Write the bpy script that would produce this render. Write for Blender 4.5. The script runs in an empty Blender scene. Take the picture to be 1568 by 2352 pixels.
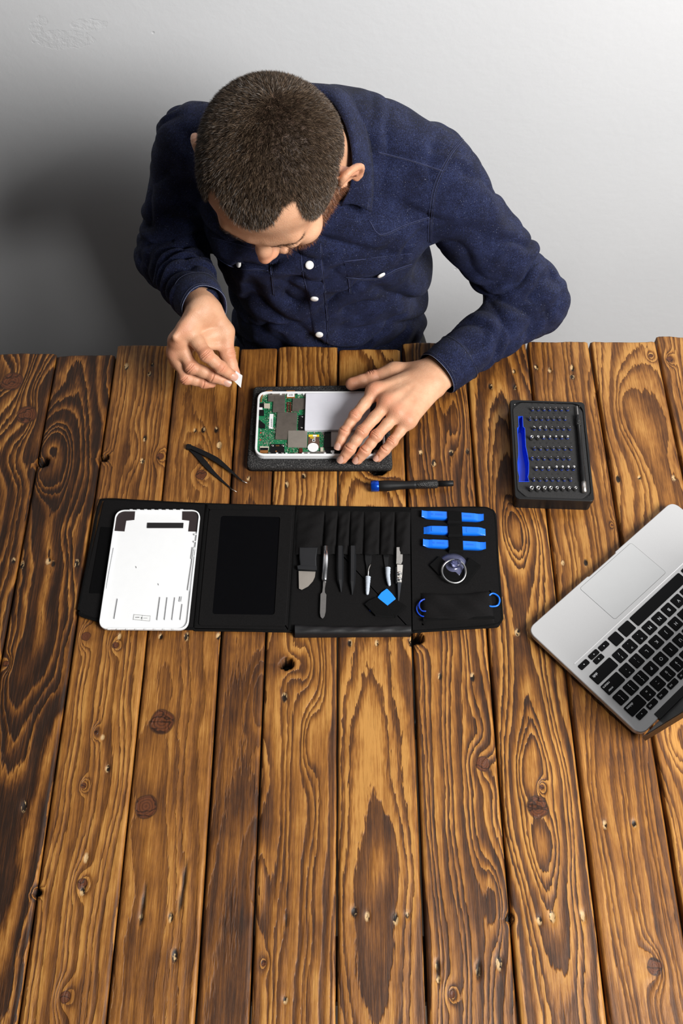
import bpy, bmesh, math, random
import numpy as np
from mathutils import Matrix, Vector, noise as mnoise

random.seed(4)
rng = np.random.default_rng(7)
sc = bpy.context.scene
COL = sc.collection
PI = math.pi

# ---------------------------------------------------------------- camera
F = 2352.0                       # focal length in pixels of the 1568 x 2352 frame
PITCH = math.radians(59.07)      # below the horizon
CAM = np.array([0.0, 0.0, 2.0])
TZ = 0.75                        # table top height
FW = np.array([0, math.cos(PITCH), -math.sin(PITCH)])
UP = np.array([0, math.sin(PITCH), math.cos(PITCH)])
RT = np.array([1.0, 0, 0])

def ray(px, py):
    return FW + RT * (px - 784) / F + UP * (1176 - py) / F
def at(px, py, Z=TZ):
    r = ray(px, py)
    return CAM + r * (Z - CAM[2]) / r[2]
def dep(px, py, t):
    return CAM + ray(px, py) * t

cd = bpy.data.cameras.new('camera')
cd.sensor_fit = 'VERTICAL'; cd.sensor_height = 36.0; cd.sensor_width = 24.0
cd.lens = 36.0 * F / 2352.0
cd.clip_start = 0.05; cd.clip_end = 30
cam = bpy.data.objects.new('camera', cd); COL.objects.link(cam)
cam.location = CAM
cam.rotation_euler = (math.pi / 2 - PITCH, 0, 0)
sc.camera = cam

# ---------------------------------------------------------------- light
w = bpy.data.worlds.new('world'); sc.world = w; w.use_nodes = True
bg = w.node_tree.nodes['Background']
bg.inputs[0].default_value = (0.95, 0.97, 1.0, 1); bg.inputs[1].default_value = 0.05

def area(name, loc, target, size, power, col=(1, 1, 1), sy=None):
    l = bpy.data.lights.new(name, 'AREA'); l.energy = power; l.color = col
    l.shape = 'RECTANGLE'; l.size = size; l.size_y = sy or size
    o = bpy.data.objects.new(name, l); COL.objects.link(o)
    o.location = loc
    o.rotation_euler = (Vector(target) - Vector(loc)).to_track_quat('-Z', 'Y').to_euler()
    return o
area('softbox', (1.40, -0.22, 2.30), (0.05, 1.1, 0.85), 1.0, 96, (1.0, 0.985, 0.96))
area('ceiling_bounce', (0.3, 0.2, 3.2), (0.1, 0.9, 0.7), 1.6, 2, (1.0, 0.99, 0.97))

vs = sc.view_settings
sc.display_settings.display_device = 'sRGB'
vs.view_transform = 'Standard'; vs.look = 'None'
vs.exposure = 0.0; vs.gamma = 1.0; vs.use_curve_mapping = False

# ---------------------------------------------------------------- node helpers
def new_mat(name):
    m = bpy.data.materials.new(name); m.use_nodes = True
    nt = m.node_tree
    return m, nt, nt.nodes['Principled BSDF']
def N(nt, typ, **kw):
    n = nt.nodes.new(typ)
    for k, v in kw.items():
        if k.startswith('i_'):
            n.inputs[int(k[2:])].default_value = v
        else:
            setattr(n, k, v)
    return n
def L(nt, a, b): nt.links.new(a, b)
def ramp(nt, stops, interp='LINEAR'):
    r = nt.nodes.new('ShaderNodeValToRGB'); cr = r.color_ramp; cr.interpolation = interp
    while len(cr.elements) < len(stops): cr.elements.new(0.5)
    for e, (p, c) in zip(cr.elements, stops):
        e.position = p; e.color = (*c, 1) if len(c) == 3 else c
    return r
def math_n(nt, op, a, b=None, c=None, clamp=False):
    n = nt.nodes.new('ShaderNodeMath'); n.operation = op; n.use_clamp = clamp
    for i, v in enumerate((a, b, c)):
        if v is None: continue
        if isinstance(v, (int, float)): n.inputs[i].default_value = v
        else: nt.links.new(v, n.inputs[i])
    return n.outputs[0]
def mix_c(nt, fac, a, b, mode='MIX'):
    n = nt.nodes.new('ShaderNodeMix'); n.data_type = 'RGBA'; n.blend_type = mode
    for i, v in ((0, fac), (6, a), (7, b)):
        if isinstance(v, (int, float)): n.inputs[i].default_value = v
        elif isinstance(v, tuple): n.inputs[i].default_value = (*v, 1) if len(v) == 3 else v
        else: nt.links.new(v, n.inputs[i])
    return n.outputs[2]
def coords(nt, kind='Object', scale=(1, 1, 1), rot=(0, 0, 0)):
    tc = nt.nodes.new('ShaderNodeTexCoord'); mp = nt.nodes.new('ShaderNodeMapping')
    mp.inputs['Scale'].default_value = scale; mp.inputs['Rotation'].default_value = rot
    nt.links.new(tc.outputs[kind], mp.inputs[0])
    return mp.outputs[0]
def noise_n(nt, vec, scale, detail=3, rough=0.55, out=0):
    n = nt.nodes.new('ShaderNodeTexNoise')
    n.inputs['Scale'].default_value = scale; n.inputs['Detail'].default_value = detail; n.inputs['Roughness'].default_value = rough
    nt.links.new(vec, n.inputs['Vector'])
    return n.outputs[out]
def bump(nt, h, dist, strength=1.0, normal=None):
    b = nt.nodes.new('ShaderNodeBump'); b.inputs['Distance'].default_value = dist; b.inputs['Strength'].default_value = strength
    nt.links.new(h, b.inputs['Height'])
    if normal is not None: nt.links.new(normal, b.inputs['Normal'])
    return b.outputs[0]
_M = {}
def mat(name, col, rough=0.5, metal=0.0, var=0.0, vscale=80, bmp=0.0, bscale=300, spec=None, coat=0, alpha=None, trans=0, ior=None):
    if name in _M: return _M[name]
    m, nt, b = new_mat(name)
    b.inputs['Roughness'].default_value = rough; b.inputs['Metallic'].default_value = metal
    v = coords(nt)
    n = noise_n(nt, v, vscale, 4)
    lo = tuple(c * (1 - var) for c in col); hi = tuple(min(1, c * (1 + var)) for c in col)
    r = ramp(nt, [(0.3, lo), (0.7, hi)]); L(nt, n, r.inputs[0]); L(nt, r.outputs[0], b.inputs['Base Color'])
    if bmp: L(nt, bump(nt, noise_n(nt, v, bscale, 3), bmp), b.inputs['Normal'])
    if spec is not None: b.inputs['Specular IOR Level'].default_value = spec
    if coat: b.inputs['Coat Weight'].default_value = coat
    if trans: b.inputs['Transmission Weight'].default_value = trans
    if ior: b.inputs['IOR'].default_value = ior
    _M[name] = m
    return m

# ---------------------------------------------------------------- object helpers
def tag(o, label=None, cat=None, group=None, kind=None):
    if label: o['label'] = label
    if cat: o['category'] = cat
    if group: o['group'] = group
    if kind: o['kind'] = kind
    return o
def empty(name, loc, rz=0.0, label=None, cat=None, group=None):
    o = bpy.data.objects.new(name, None); COL.objects.link(o)
    o.location = loc; o.rotation_euler = (0, 0, rz); o.empty_display_size = 0.02
    return tag(o, label, cat, group)
def frame_of(o):
    if o is None: return Matrix.Identity(4)
    m = Matrix.LocRotScale(o.location, o.rotation_euler.to_quaternion(), o.scale)
    return frame_of(o.parent) @ m
def put(name, V, Fc, material, parent=None, smooth=False, world=True):
    """Link one mesh.  V are world points (world=True) or points in the parent's own frame."""
    V = np.asarray(V, dtype=float)
    loc = None
    if parent is None:
        loc = np.array([(V[:, 0].min() + V[:, 0].max()) / 2, (V[:, 1].min() + V[:, 1].max()) / 2, V[:, 2].min()])
        V = V - loc
    elif world:
        M = np.array(frame_of(parent).inverted())
        V = V @ M[:3, :3].T + M[:3, 3]
    me = bpy.data.meshes.new(name)
    me.from_pydata(V.tolist(), [], [tuple(int(i) for i in f) for f in Fc])
    me.validate(clean_customdata=False)
    me.update()
    bm = bmesh.new(); bm.from_mesh(me); bmesh.ops.recalc_face_normals(bm, faces=bm.faces); bm.to_mesh(me); bm.free()
    if smooth: me.polygons.foreach_set('use_smooth', [True] * len(me.polygons))
    if material is not None: me.materials.append(material)
    o = bpy.data.objects.new(name, me); COL.objects.link(o)
    if parent is not None: o.parent = parent
    else: o.location = loc
    return o
class MB:
    def __init__(s): s.v = []; s.f = []
    def add(s, V, Fc):
        b = len(s.v); s.v.extend([tuple(p) for p in V]); s.f.extend([tuple(i + b for i in f) for f in Fc]); return s
    def put(s, name, material, parent=None, smooth=False, world=True):
        return put(name, s.v, s.f, material, parent, smooth, world)
def roundpoly(pts, r, n=5):
    """Outline with every corner rounded by r (one number, or one per corner)."""
    out = []; P = [np.array(p[:2], float) for p in pts]; k = len(P)
    for i in range(k):
        ri = r[i] if isinstance(r, (list, tuple)) else r
        a, b, c = P[i - 1], P[i], P[(i + 1) % k]
        if ri <= 0: out.append(b); continue
        u = (a - b) / np.linalg.norm(a - b); v = (c - b) / np.linalg.norm(c - b)
        ang = math.acos(max(-1, min(1, float(u @ v))))
        t = min(ri / max(math.tan(ang / 2), 1e-3), 0.49 * np.linalg.norm(a - b), 0.49 * np.linalg.norm(c - b))
        p0 = b + u * t; p1 = b + v * t
        for j in range(n + 1):
            s = j / n
            out.append((1 - s) ** 2 * p0 + 2 * s * (1 - s) * (b * 0.85 + (p0 + p1) * 0.075) + s * s * p1)
    return out
def inset(poly, d):
    P = np.array(poly); k = len(P)
    area2 = sum(P[i][0] * P[(i + 1) % k][1] - P[(i + 1) % k][0] * P[i][1] for i in range(k))
    sgn = 1 if area2 > 0 else -1
    out = []
    for i in range(k):
        e = P[(i + 1) % k] - P[i - 1]; nrm = np.array([-e[1], e[0]]) * sgn
        l = np.linalg.norm(nrm); out.append(P[i] + nrm / max(l, 1e-9) * d)
    return out
def prism(poly, z0, z1, bev=0.0, n=1, bot=0.0):
    """Vertical prism with rounded top edge."""
    rings = []
    if bot: rings.append((inset(poly, bot), z0)); rings.append((poly, z0 + bot))
    else: rings.append((poly, z0))
    if bev:
        for j in range(n + 1):
            a = j / n * PI / 2
            rings.append((inset(poly, bev * (1 - math.cos(a))), z1 - bev + bev * math.sin(a)))
    else: rings.append((poly, z1))
    V = []; Fc = []; k = len(poly)
    for r, z in rings: V.extend([(p[0], p[1], z) for p in r])
    for j in range(len(rings) - 1):
        for i in range(k):
            a = j * k + i; b = j * k + (i + 1) % k
            Fc.append((a, b, b + k, a + k))
    Fc.append(tuple(range(k))[::-1]); Fc.append(tuple((len(rings) - 1) * k + i for i in range(k)))
    return V, Fc
def box(x0, x1, y0, y1, z0, z1, bev=0.0, r=0.0, n=2):
    p = [(x0, y0), (x1, y0), (x1, y1), (x0, y1)]
    if r: p = roundpoly(p, r)
    return prism([np.array(q) for q in p], z0, z1, bev, n)
def W(pts, Z): return [at(x, y, Z)[:2] for x, y in pts]
def pxp(pts, z0, z1, r=0.0, bev=0.0, n=2, zs=None):
    """Prism whose top outline is given by where it is seen in the photo; z are heights above the table."""
    P = W(pts, TZ + (z1 if zs is None else zs))
    if r: P = roundpoly(P, r)
    return prism([np.array(p) for p in P], TZ + z0, TZ + z1, bev, n)
def tube(path, rad, k=10, closed=False, flat=1.0, cap=True):
    P = np.array(path, float); n = len(P)
    R = [rad] * n if np.isscalar(rad) else list(rad)
    V = []; Fc = []; up = np.array([0, 0, 1.0]); prev = None
    for i in range(n):
        a = P[(i - 1) % n] if (closed or i > 0) else P[i]; b = P[(i + 1) % n] if (closed or i < n - 1) else P[i]
        t = b - a; t /= max(np.linalg.norm(t), 1e-9)
        s = np.cross(up, t)
        if np.linalg.norm(s) < 1e-3: s = prev if prev is not None else np.array([1.0, 0, 0])
        s = s - (s @ t) * t; s /= np.linalg.norm(s); prev = s
        u = np.cross(t, s)
        for j in range(k):
            th = 2 * PI * j / k
            V.append(P[i] + R[i] * (math.cos(th) * s + flat * math.sin(th) * u))
    m = n if closed else n - 1
    for i in range(m):
        for j in range(k):
            a = i * k + j; b = i * k + (j + 1) % k; c = ((i + 1) % n) * k + (j + 1) % k; d = ((i + 1) % n) * k + j
            Fc.append((a, b, c, d))
    if not closed and cap:
        Fc.append(tuple(range(k))[::-1]); Fc.append(tuple((n - 1) * k + j for j in range(k)))
    return V, Fc
def lathe(c, prof, k=20):
    """prof: (radius, z) pairs about a vertical axis through c."""
    V = []; Fc = []
    for r, z in prof:
        for j in range(k):
            a = 2 * PI * j / k; V.append((c[0] + r * math.cos(a), c[1] + r * math.sin(a), c[2] + z))
    for i in range(len(prof) - 1):
        for j in range(k):
            a = i * k + j; b = i * k + (j + 1) % k; Fc.append((a, b, b + k, a + k))
    Fc.append(tuple(range(k))[::-1]); Fc.append(tuple((len(prof) - 1) * k + j for j in range(k)))
    return V, Fc
def bez(pts, n=12):
    """Catmull-Rom through points."""
    P = [np.array(p, float) for p in pts]; P = [2 * P[0] - P[1]] + P + [2 * P[-1] - P[-2]]
    out = []
    for i in range(1, len(P) - 2):
        for j in range(n):
            t = j / n
            out.append(0.5 * ((2 * P[i]) + (-P[i - 1] + P[i + 1]) * t + (2 * P[i - 1] - 5 * P[i] + 4 * P[i + 1] - P[i + 2]) * t * t + (-P[i - 1] + 3 * P[i] - 3 * P[i + 1] + P[i + 2]) * t ** 3))
    out.append(P[-2]); return out

def vnoise2(x, y, seed=0):
    """Smooth value noise on arrays, 0..1."""
    r = np.random.default_rng(seed); T = r.random((64, 64))
    xi = np.floor(x).astype(int); yi = np.floor(y).astype(int)
    fx = x - xi; fy = y - yi; fx = fx * fx * (3 - 2 * fx); fy = fy * fy * (3 - 2 * fy)
    g = lambda a, b: T[a % 64, b % 64]
    return (g(xi, yi) * (1 - fx) + g(xi + 1, yi) * fx) * (1 - fy) + (g(xi, yi + 1) * (1 - fx) + g(xi + 1, yi + 1) * fx) * fy

# ---------------------------------------------------------------- room
WALL_Y = 1.60
def wall_material():
    m, nt, b = new_mat('plaster')
    v = coords(nt)
    big = noise_n(nt, v, 2.2, 3); fine = noise_n(nt, v, 60, 4, 0.6)
    r = ramp(nt, [(0.3, (0.735, 0.745, 0.765)), (0.75, (0.775, 0.785, 0.805))]); L(nt, big, r.inputs[0])
    L(nt, r.outputs[0], b.inputs['Base Color'])
    b.inputs['Roughness'].default_value = 0.75
    # brushed paint, pits and shallow chipped islands
    vor = nt.nodes.new('ShaderNodeTexVoronoi'); vor.inputs['Scale'].default_value = 9; L(nt, v, vor.inputs['Vector'])
    pit = ramp(nt, [(0.0, (0, 0, 0)), (0.014, (0, 0, 0)), (0.03, (1, 1, 1))]); L(nt, vor.outputs['Distance'], pit.inputs[0])
    # shallow places where old paint has flaked off, high up on the left
    chipv = None; nz = noise_n(nt, v, 26, 4, .6)
    sep = nt.nodes.new('ShaderNodeSeparateXYZ'); L(nt, v, sep.inputs[0])
    for cx, cz, ax, az in ((-.478 - .15, .908, .052, .016), (-.425 - .15, .936, .030, .010), (-.506 - .15, .944, .010, .010), (-.52 - .15, .925, .012, .016)):
        dx = math_n(nt, 'DIVIDE', math_n(nt, 'SUBTRACT', sep.outputs[0], cx), ax); dz = math_n(nt, 'DIVIDE', math_n(nt, 'SUBTRACT', sep.outputs[2], cz), az)
        d = math_n(nt, 'ADD', math_n(nt, 'MULTIPLY', dx, dx), math_n(nt, 'MULTIPLY', dz, dz))
        d = math_n(nt, 'ADD', d, math_n(nt, 'MULTIPLY', math_n(nt, 'SUBTRACT', nz, .5), 3.4))
        chipv = d if chipv is None else math_n(nt, 'MINIMUM', chipv, d)
    chip = ramp(nt, [(0.48, (0, 0, 0)), (0.54, (1, 1, 1))]); L(nt, math_n(nt, 'MULTIPLY', chipv, .5), chip.inputs[0])
    h = math_n(nt, 'ADD', math_n(nt, 'MULTIPLY', fine, 0.35), math_n(nt, 'ADD', math_n(nt, 'MULTIPLY', pit.outputs[0], 0.5), math_n(nt, 'ADD', math_n(nt, 'MULTIPLY', chip.outputs[0], .55), math_n(nt, 'MULTIPLY', math_n(nt, 'SUBTRACT', 1.0, chip.outputs[0]), math_n(nt, 'MULTIPLY', noise_n(nt, v, 120, 4, .7), .9)))))
    h = math_n(nt, 'ADD', h, math_n(nt, 'MULTIPLY', big, 0.6))
    L(nt, bump(nt, h, 0.0016, 0.8), b.inputs['Normal'])
    return m
tag(put('wall_back', *box(-2.6, 2.9, WALL_Y, WALL_Y + 0.12, 0, 2.9), wall_material()), kind='structure')
tag(put('floor', *box(-2.6, 2.9, -1.5, WALL_Y, -0.05, 0), mat('floor_boards', (0.10, 0.075, 0.055), 0.6, 0, 0.3, 12)), kind='structure')

# ---------------------------------------------------------------- table
# seams between the boards (x), far end of every board (seen pixel row)
SEAM = [-0.66, -0.553, -0.446, -0.354, -0.258, -0.160, -0.100, -0.0055, 0.0935, 0.194, 0.2925, 0.3915, 0.4975, 0.598, 0.69]
END = [814, 811, 815, 792, 793, 800, 794, 801, 786, 783, 784, 783, 772, 776]
NEAR_Y = 0.03
KN = [  # knots: px, py, radius m
    (372, 1657, .0150), (335, 1852, .0132), (1108, 1754, .0088), (1235, 1854, .0128), (62, 953, .0150), (28, 876, .0165),
    (367, 1048, .0052), (14, 1525, .0040), (1503, 2220, .0085), (1037, 2284, .0040), (197, 1461, .0060), (265, 1482, .0045),
    (1537, 825, .0050), (1494, 817, .0035), (150, 2290, .0060), (221, 1682, .0030), (192, 1804, .0035), (189, 2030, .0060),
    (1244, 1808, .0030), (1405, 1206, .0020), (462, 1090, .0080), (350, 1238, .0075), (605, 2212, .003)]
EYE = [  # bulls-eye figure without a knot: px, py, depth, half width, half length
    (1187, 1222, -3.4, .026, .055), (1235, 1854, -4.6, .033, .085), (1108, 1700, -1.8, .020, .05), (108, 1052, -6.5, .034, .070),
    (80, 900, -2.5, .04, .07), (310, 1040, -1.6, .016, .045), (455, 1080, -2.2, .024, .06), (710, 1700, -2.0, .013, .05),
    (710, 1530, 2.2, .016, .045), (1440, 930, -3.0, .030, .075), (1140, 2080, -2.2, .013, .055), (372, 1657, -2.2, .028, .05),
    (335, 1852, -2.0, .026, .045), (600, 1600, -2.4, .012, .05), (590, 2020, -2.6, .013, .07), (30, 1560, -1.8, .02, .05),
    (1550, 1700, -2.2, .03, .04), (1050, 960, -2.5, .015, .09), (860, 1010, 1.5, .03, .05), (850, 1250, -1.8, .02, .06)]
HOLE = [(658, 1524, .0088), (958, 1466, .0085), (868, 1076, .0125), (99, 1062, .0085), (240, 1051, .0065), (86, 2050, .0038), (1170, 2108, .004)]
PIT = [(349,837),(343,858),(290,841),(332,1006),(326,1058),(448,988),(496,987),(503,1022),(571,1099),(466,987),(31,1287),(50,1298),
       (111,1289),(122,1295),(176,1294),(274,1461),(369,1462),(428,1462),(501,1461),(653,1601),(235,1693),(247,1765),(56,1852),
       (197,1970),(189,2047),(324,2107),(392,2107),(401,2195),(655,2297),(803,1477),(865,1477),(943,1475),(1188,1452),(1010,1554),
       (1085,1556),(1389,1894),(1456,1892),(813,2095),(843,2105),(908,2110),(935,2102),(1169,2105),(1268,2105),(1338,2104),(1239,2114),
       (1004,2218),(1098,2230),(1146,2212),(1006,2250),(1231,843),(1262,850),(1314,845),(1314,865),(1180,852),(1126,887),(1182,888),
       (966,1039),(1036,1041),(1073,1037),(1419,1100),(1468,1097),(1547,1098),(996,1063),(658,1113),(697,1093),(1292,1292),(1345,1292)]
CRACK = [(328, 2080, .0022, .028), (420, 2040, .0024, .034), (1098, 2228, .0022, .012), (1004, 2225, .0020, .012), (658, 2110, .001, .01)]
# per board: pith offset x (m, from the board centre), depth z0, slope, y of the tip, ring width, wobble, contrast, tone
BRD = [(.02, .03, .05, .9, .0085, .02, .95, .40),
       (.075, .012, .02, .60, .0084, .030, .95, .40), (-.004, .018, .11, .86, .0088, .022, 1.0, .38),
       (-.12, .01, .0, .7, .0070, .010, .55, .62), (-.02, .02, .05, .5, .0100, .014, .38, .62),
       (.01, .03, .06, .3, .0120, .016, .35, .42), (.085, .01, .02, .8, .0078, .016, .70, .58),
       (.0, .010, .15, .33, .0105, .010, .88, .62), (-.09, .012, .03, .5, .0066, .012, .85, .52),
       (-.004, .020, .055, .80, .0080, .014, 1.0, .58), (.06, .02, .04, .9, .0072, .012, .60, .60),
       (.02, .03, .09, .95, .0100, .024, .70, .66), (-.08, .01, .0, .7, .0070, .012, .7, .62), (.05, .02, .0, .7, .008, .012, .7, .6)]

def table_material():
    m, nt, b = new_mat('stained_pine')
    def A(nm):
        a = nt.nodes.new('ShaderNodeAttribute'); a.attribute_name = nm; return a.outputs['Fac']
    ring, knot, pit, con, tone, cut = A('ring'), A('knot'), A('pit'), A('contrast'), A('tone'), A('cut')
    vg = coords(nt, scale=(1, 0.035, 1)); vo = coords(nt, scale=(1, 1, 1)); vm = coords(nt, scale=(1, 0.16, 1))
    n1 = noise_n(nt, vm, 55, 4, 0.6)       # wavering of the rings
    n2 = noise_n(nt, vg, 900, 4, 0.7)      # fibre
    n3 = noise_n(nt, vo, 7, 4, 0.6)        # blotchy stain
    n4 = noise_n(nt, coords(nt, scale=(1, 0.02, 1)), 260, 3, 0.6)
    jag = noise_n(nt, coords(nt, scale=(1, 0.12, 1)), 420, 2, 0.5)
    ph = math_n(nt, 'ADD', ring, math_n(nt, 'MULTIPLY', math_n(nt, 'SUBTRACT', n1, 0.5), 0.9))
    ph = math_n(nt, 'ADD', ph, math_n(nt, 'MULTIPLY', math_n(nt, 'SUBTRACT', jag, 0.5), 0.42))
    # uneven ring widths
    ph = math_n(nt, 'ADD', ph, math_n(nt, 'MULTIPLY', math_n(nt, 'SINE', math_n(nt, 'MULTIPLY', ph, 1.9)), 0.34))
    fr = math_n(nt, 'FRACT', ph)
    fr = math_n(nt, 'POWER', fr, math_n(nt, 'MULTIPLY_ADD', tone, 4.0, -0.75))
    late = ramp(nt, [(0.0, (1, 1, 1)), (0.10, (0.93,) * 3), (0.30, (0.62,) * 3), (0.52, (0.20,) * 3), (0.70, (0.03,) * 3), (0.90, (0.0,) * 3), (0.97, (0.75,) * 3), (1.0, (1, 1, 1))])
    L(nt, fr, late.inputs[0])
    # fr -> 1 near the light hard line, 0 in the broad dark band
    k = math_n(nt, 'ADD', math_n(nt, 'MULTIPLY', math_n(nt, 'SUBTRACT', late.outputs[0], 0.46), math_n(nt, 'MULTIPLY', con, math_n(nt, 'MULTIPLY_ADD', n3, 1.1, .15))), tone)
    k = math_n(nt, 'ADD', k, math_n(nt, 'MULTIPLY', math_n(nt, 'SUBTRACT', n2, 0.5), 0.85))
    k = math_n(nt, 'ADD', k, math_n(nt, 'MULTIPLY', math_n(nt, 'SUBTRACT', n3, 0.5), 0.85))
    n5 = noise_n(nt, coords(nt, scale=(1, .35, 1)), 38, 5, 0.65)
    k = math_n(nt, 'ADD', k, math_n(nt, 'MULTIPLY', math_n(nt, 'SUBTRACT', n5, 0.5), 0.60))
    k = math_n(nt, 'ADD', k, math_n(nt, 'MULTIPLY', math_n(nt, 'SUBTRACT', n4, 0.5), 0.75))
    cr = ramp(nt, [(0.0, (0.018, 0.0062, 0.0016)), (0.22, (0.054, 0.0175, 0.0036)), (0.46, (0.130, 0.046, 0.0085)), (0.72, (0.270, 0.107, 0.0205)), (1.0, (0.455, 0.220, 0.054))])
    k = math_n(nt, 'SUBTRACT', k, 0.035)
    L(nt, k, cr.inputs[0])
    col = cr.outputs[0]
    # thin dark pores
    pore = ramp(nt, [(0.30, (0.45,) * 3), (0.40, (1, 1, 1))]); L(nt, noise_n(nt, coords(nt, scale=(1, 0.022, 1)), 1500, 2, 0.6), pore.inputs[0])
    col = mix_c(nt, 0.6, col, pore.outputs[0], 'MULTIPLY')
    # knots: attribute is 1 at the centre, 0.5 at the rim
    kc = ramp(nt, [(0.0, (0.085, 0.026, 0.009)), (0.5, (0.125, 0.038, 0.012)), (1.0, (0.055, 0.017, 0.007))])
    vk = nt.nodes.new('ShaderNodeTexWave'); vk.wave_type = 'RINGS'; vk.inputs['Scale'].default_value = 0.0
    kr = math_n(nt, 'FRACT', math_n(nt, 'MULTIPLY', math_n(nt, 'ADD', knot, math_n(nt, 'MULTIPLY', n1, .1)), 8.0)); L(nt, kr, kc.inputs[0])
    kmask = ramp(nt, [(0.49, (0, 0, 0)), (0.52, (1, 1, 1))]); L(nt, knot, kmask.inputs[0])
    crk = ramp(nt, [(.012, (1, 1, 1)), (.035, (0, 0, 0))]); L(nt, math_n(nt, 'ABSOLUTE', math_n(nt, 'SUBTRACT', noise_n(nt, coords(nt, scale=(1, 1.5, 1)), 48, 2, .4), .5)), crk.inputs[0])
    krim = ramp(nt, [(0.44, (0, 0, 0)), (0.49, (1, 1, 1)), (0.515, (1, 1, 1)), (0.54, (0, 0, 0))]); L(nt, knot, krim.inputs[0])
    col = mix_c(nt, kmask.outputs[0], col, mix_c(nt, math_n(nt, 'MULTIPLY', crk.outputs[0], .8), kc.outputs[0], (.012, .005, .002)))
    col = mix_c(nt, math_n(nt, 'MULTIPLY', krim.outputs[0], 0.75), col, (0.035, 0.013, 0.005))
    # torn nail pits: dark centre with a pale splinter
    pm = ramp(nt, [(0.0, (0, 0, 0)), (0.35, (0, 0, 0)), (0.7, (1, 1, 1))]); L(nt, pit, pm.inputs[0])
    spl = ramp(nt, [(0.50, (0.012, 0.006, 0.003)), (0.56, (0.50, 0.33, 0.16))]); L(nt, noise_n(nt, coords(nt, scale=(1, .5, 1)), 190, 2, .5), spl.inputs[0])
    col = mix_c(nt, pm.outputs[0], col, spl.outputs[0])
    col = mix_c(nt, cut, col, (0.010, 0.005, 0.003))
    L(nt, col, b.inputs['Base Color'])
    rr = ramp(nt, [(0.2, (0.56,) * 3), (0.8, (0.40,) * 3)]); L(nt, k, rr.inputs[0]); L(nt, rr.outputs[0], b.inputs['Roughness'])
    b.inputs['Specular IOR Level'].default_value = 0.35
    h = math_n(nt, 'ADD', math_n(nt, 'MULTIPLY', late.outputs[0], 0.55), math_n(nt, 'MULTIPLY', n2, 0.35))
    L(nt, bump(nt, h, 0.0011, 0.8), b.inputs['Normal'])
    return m

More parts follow.
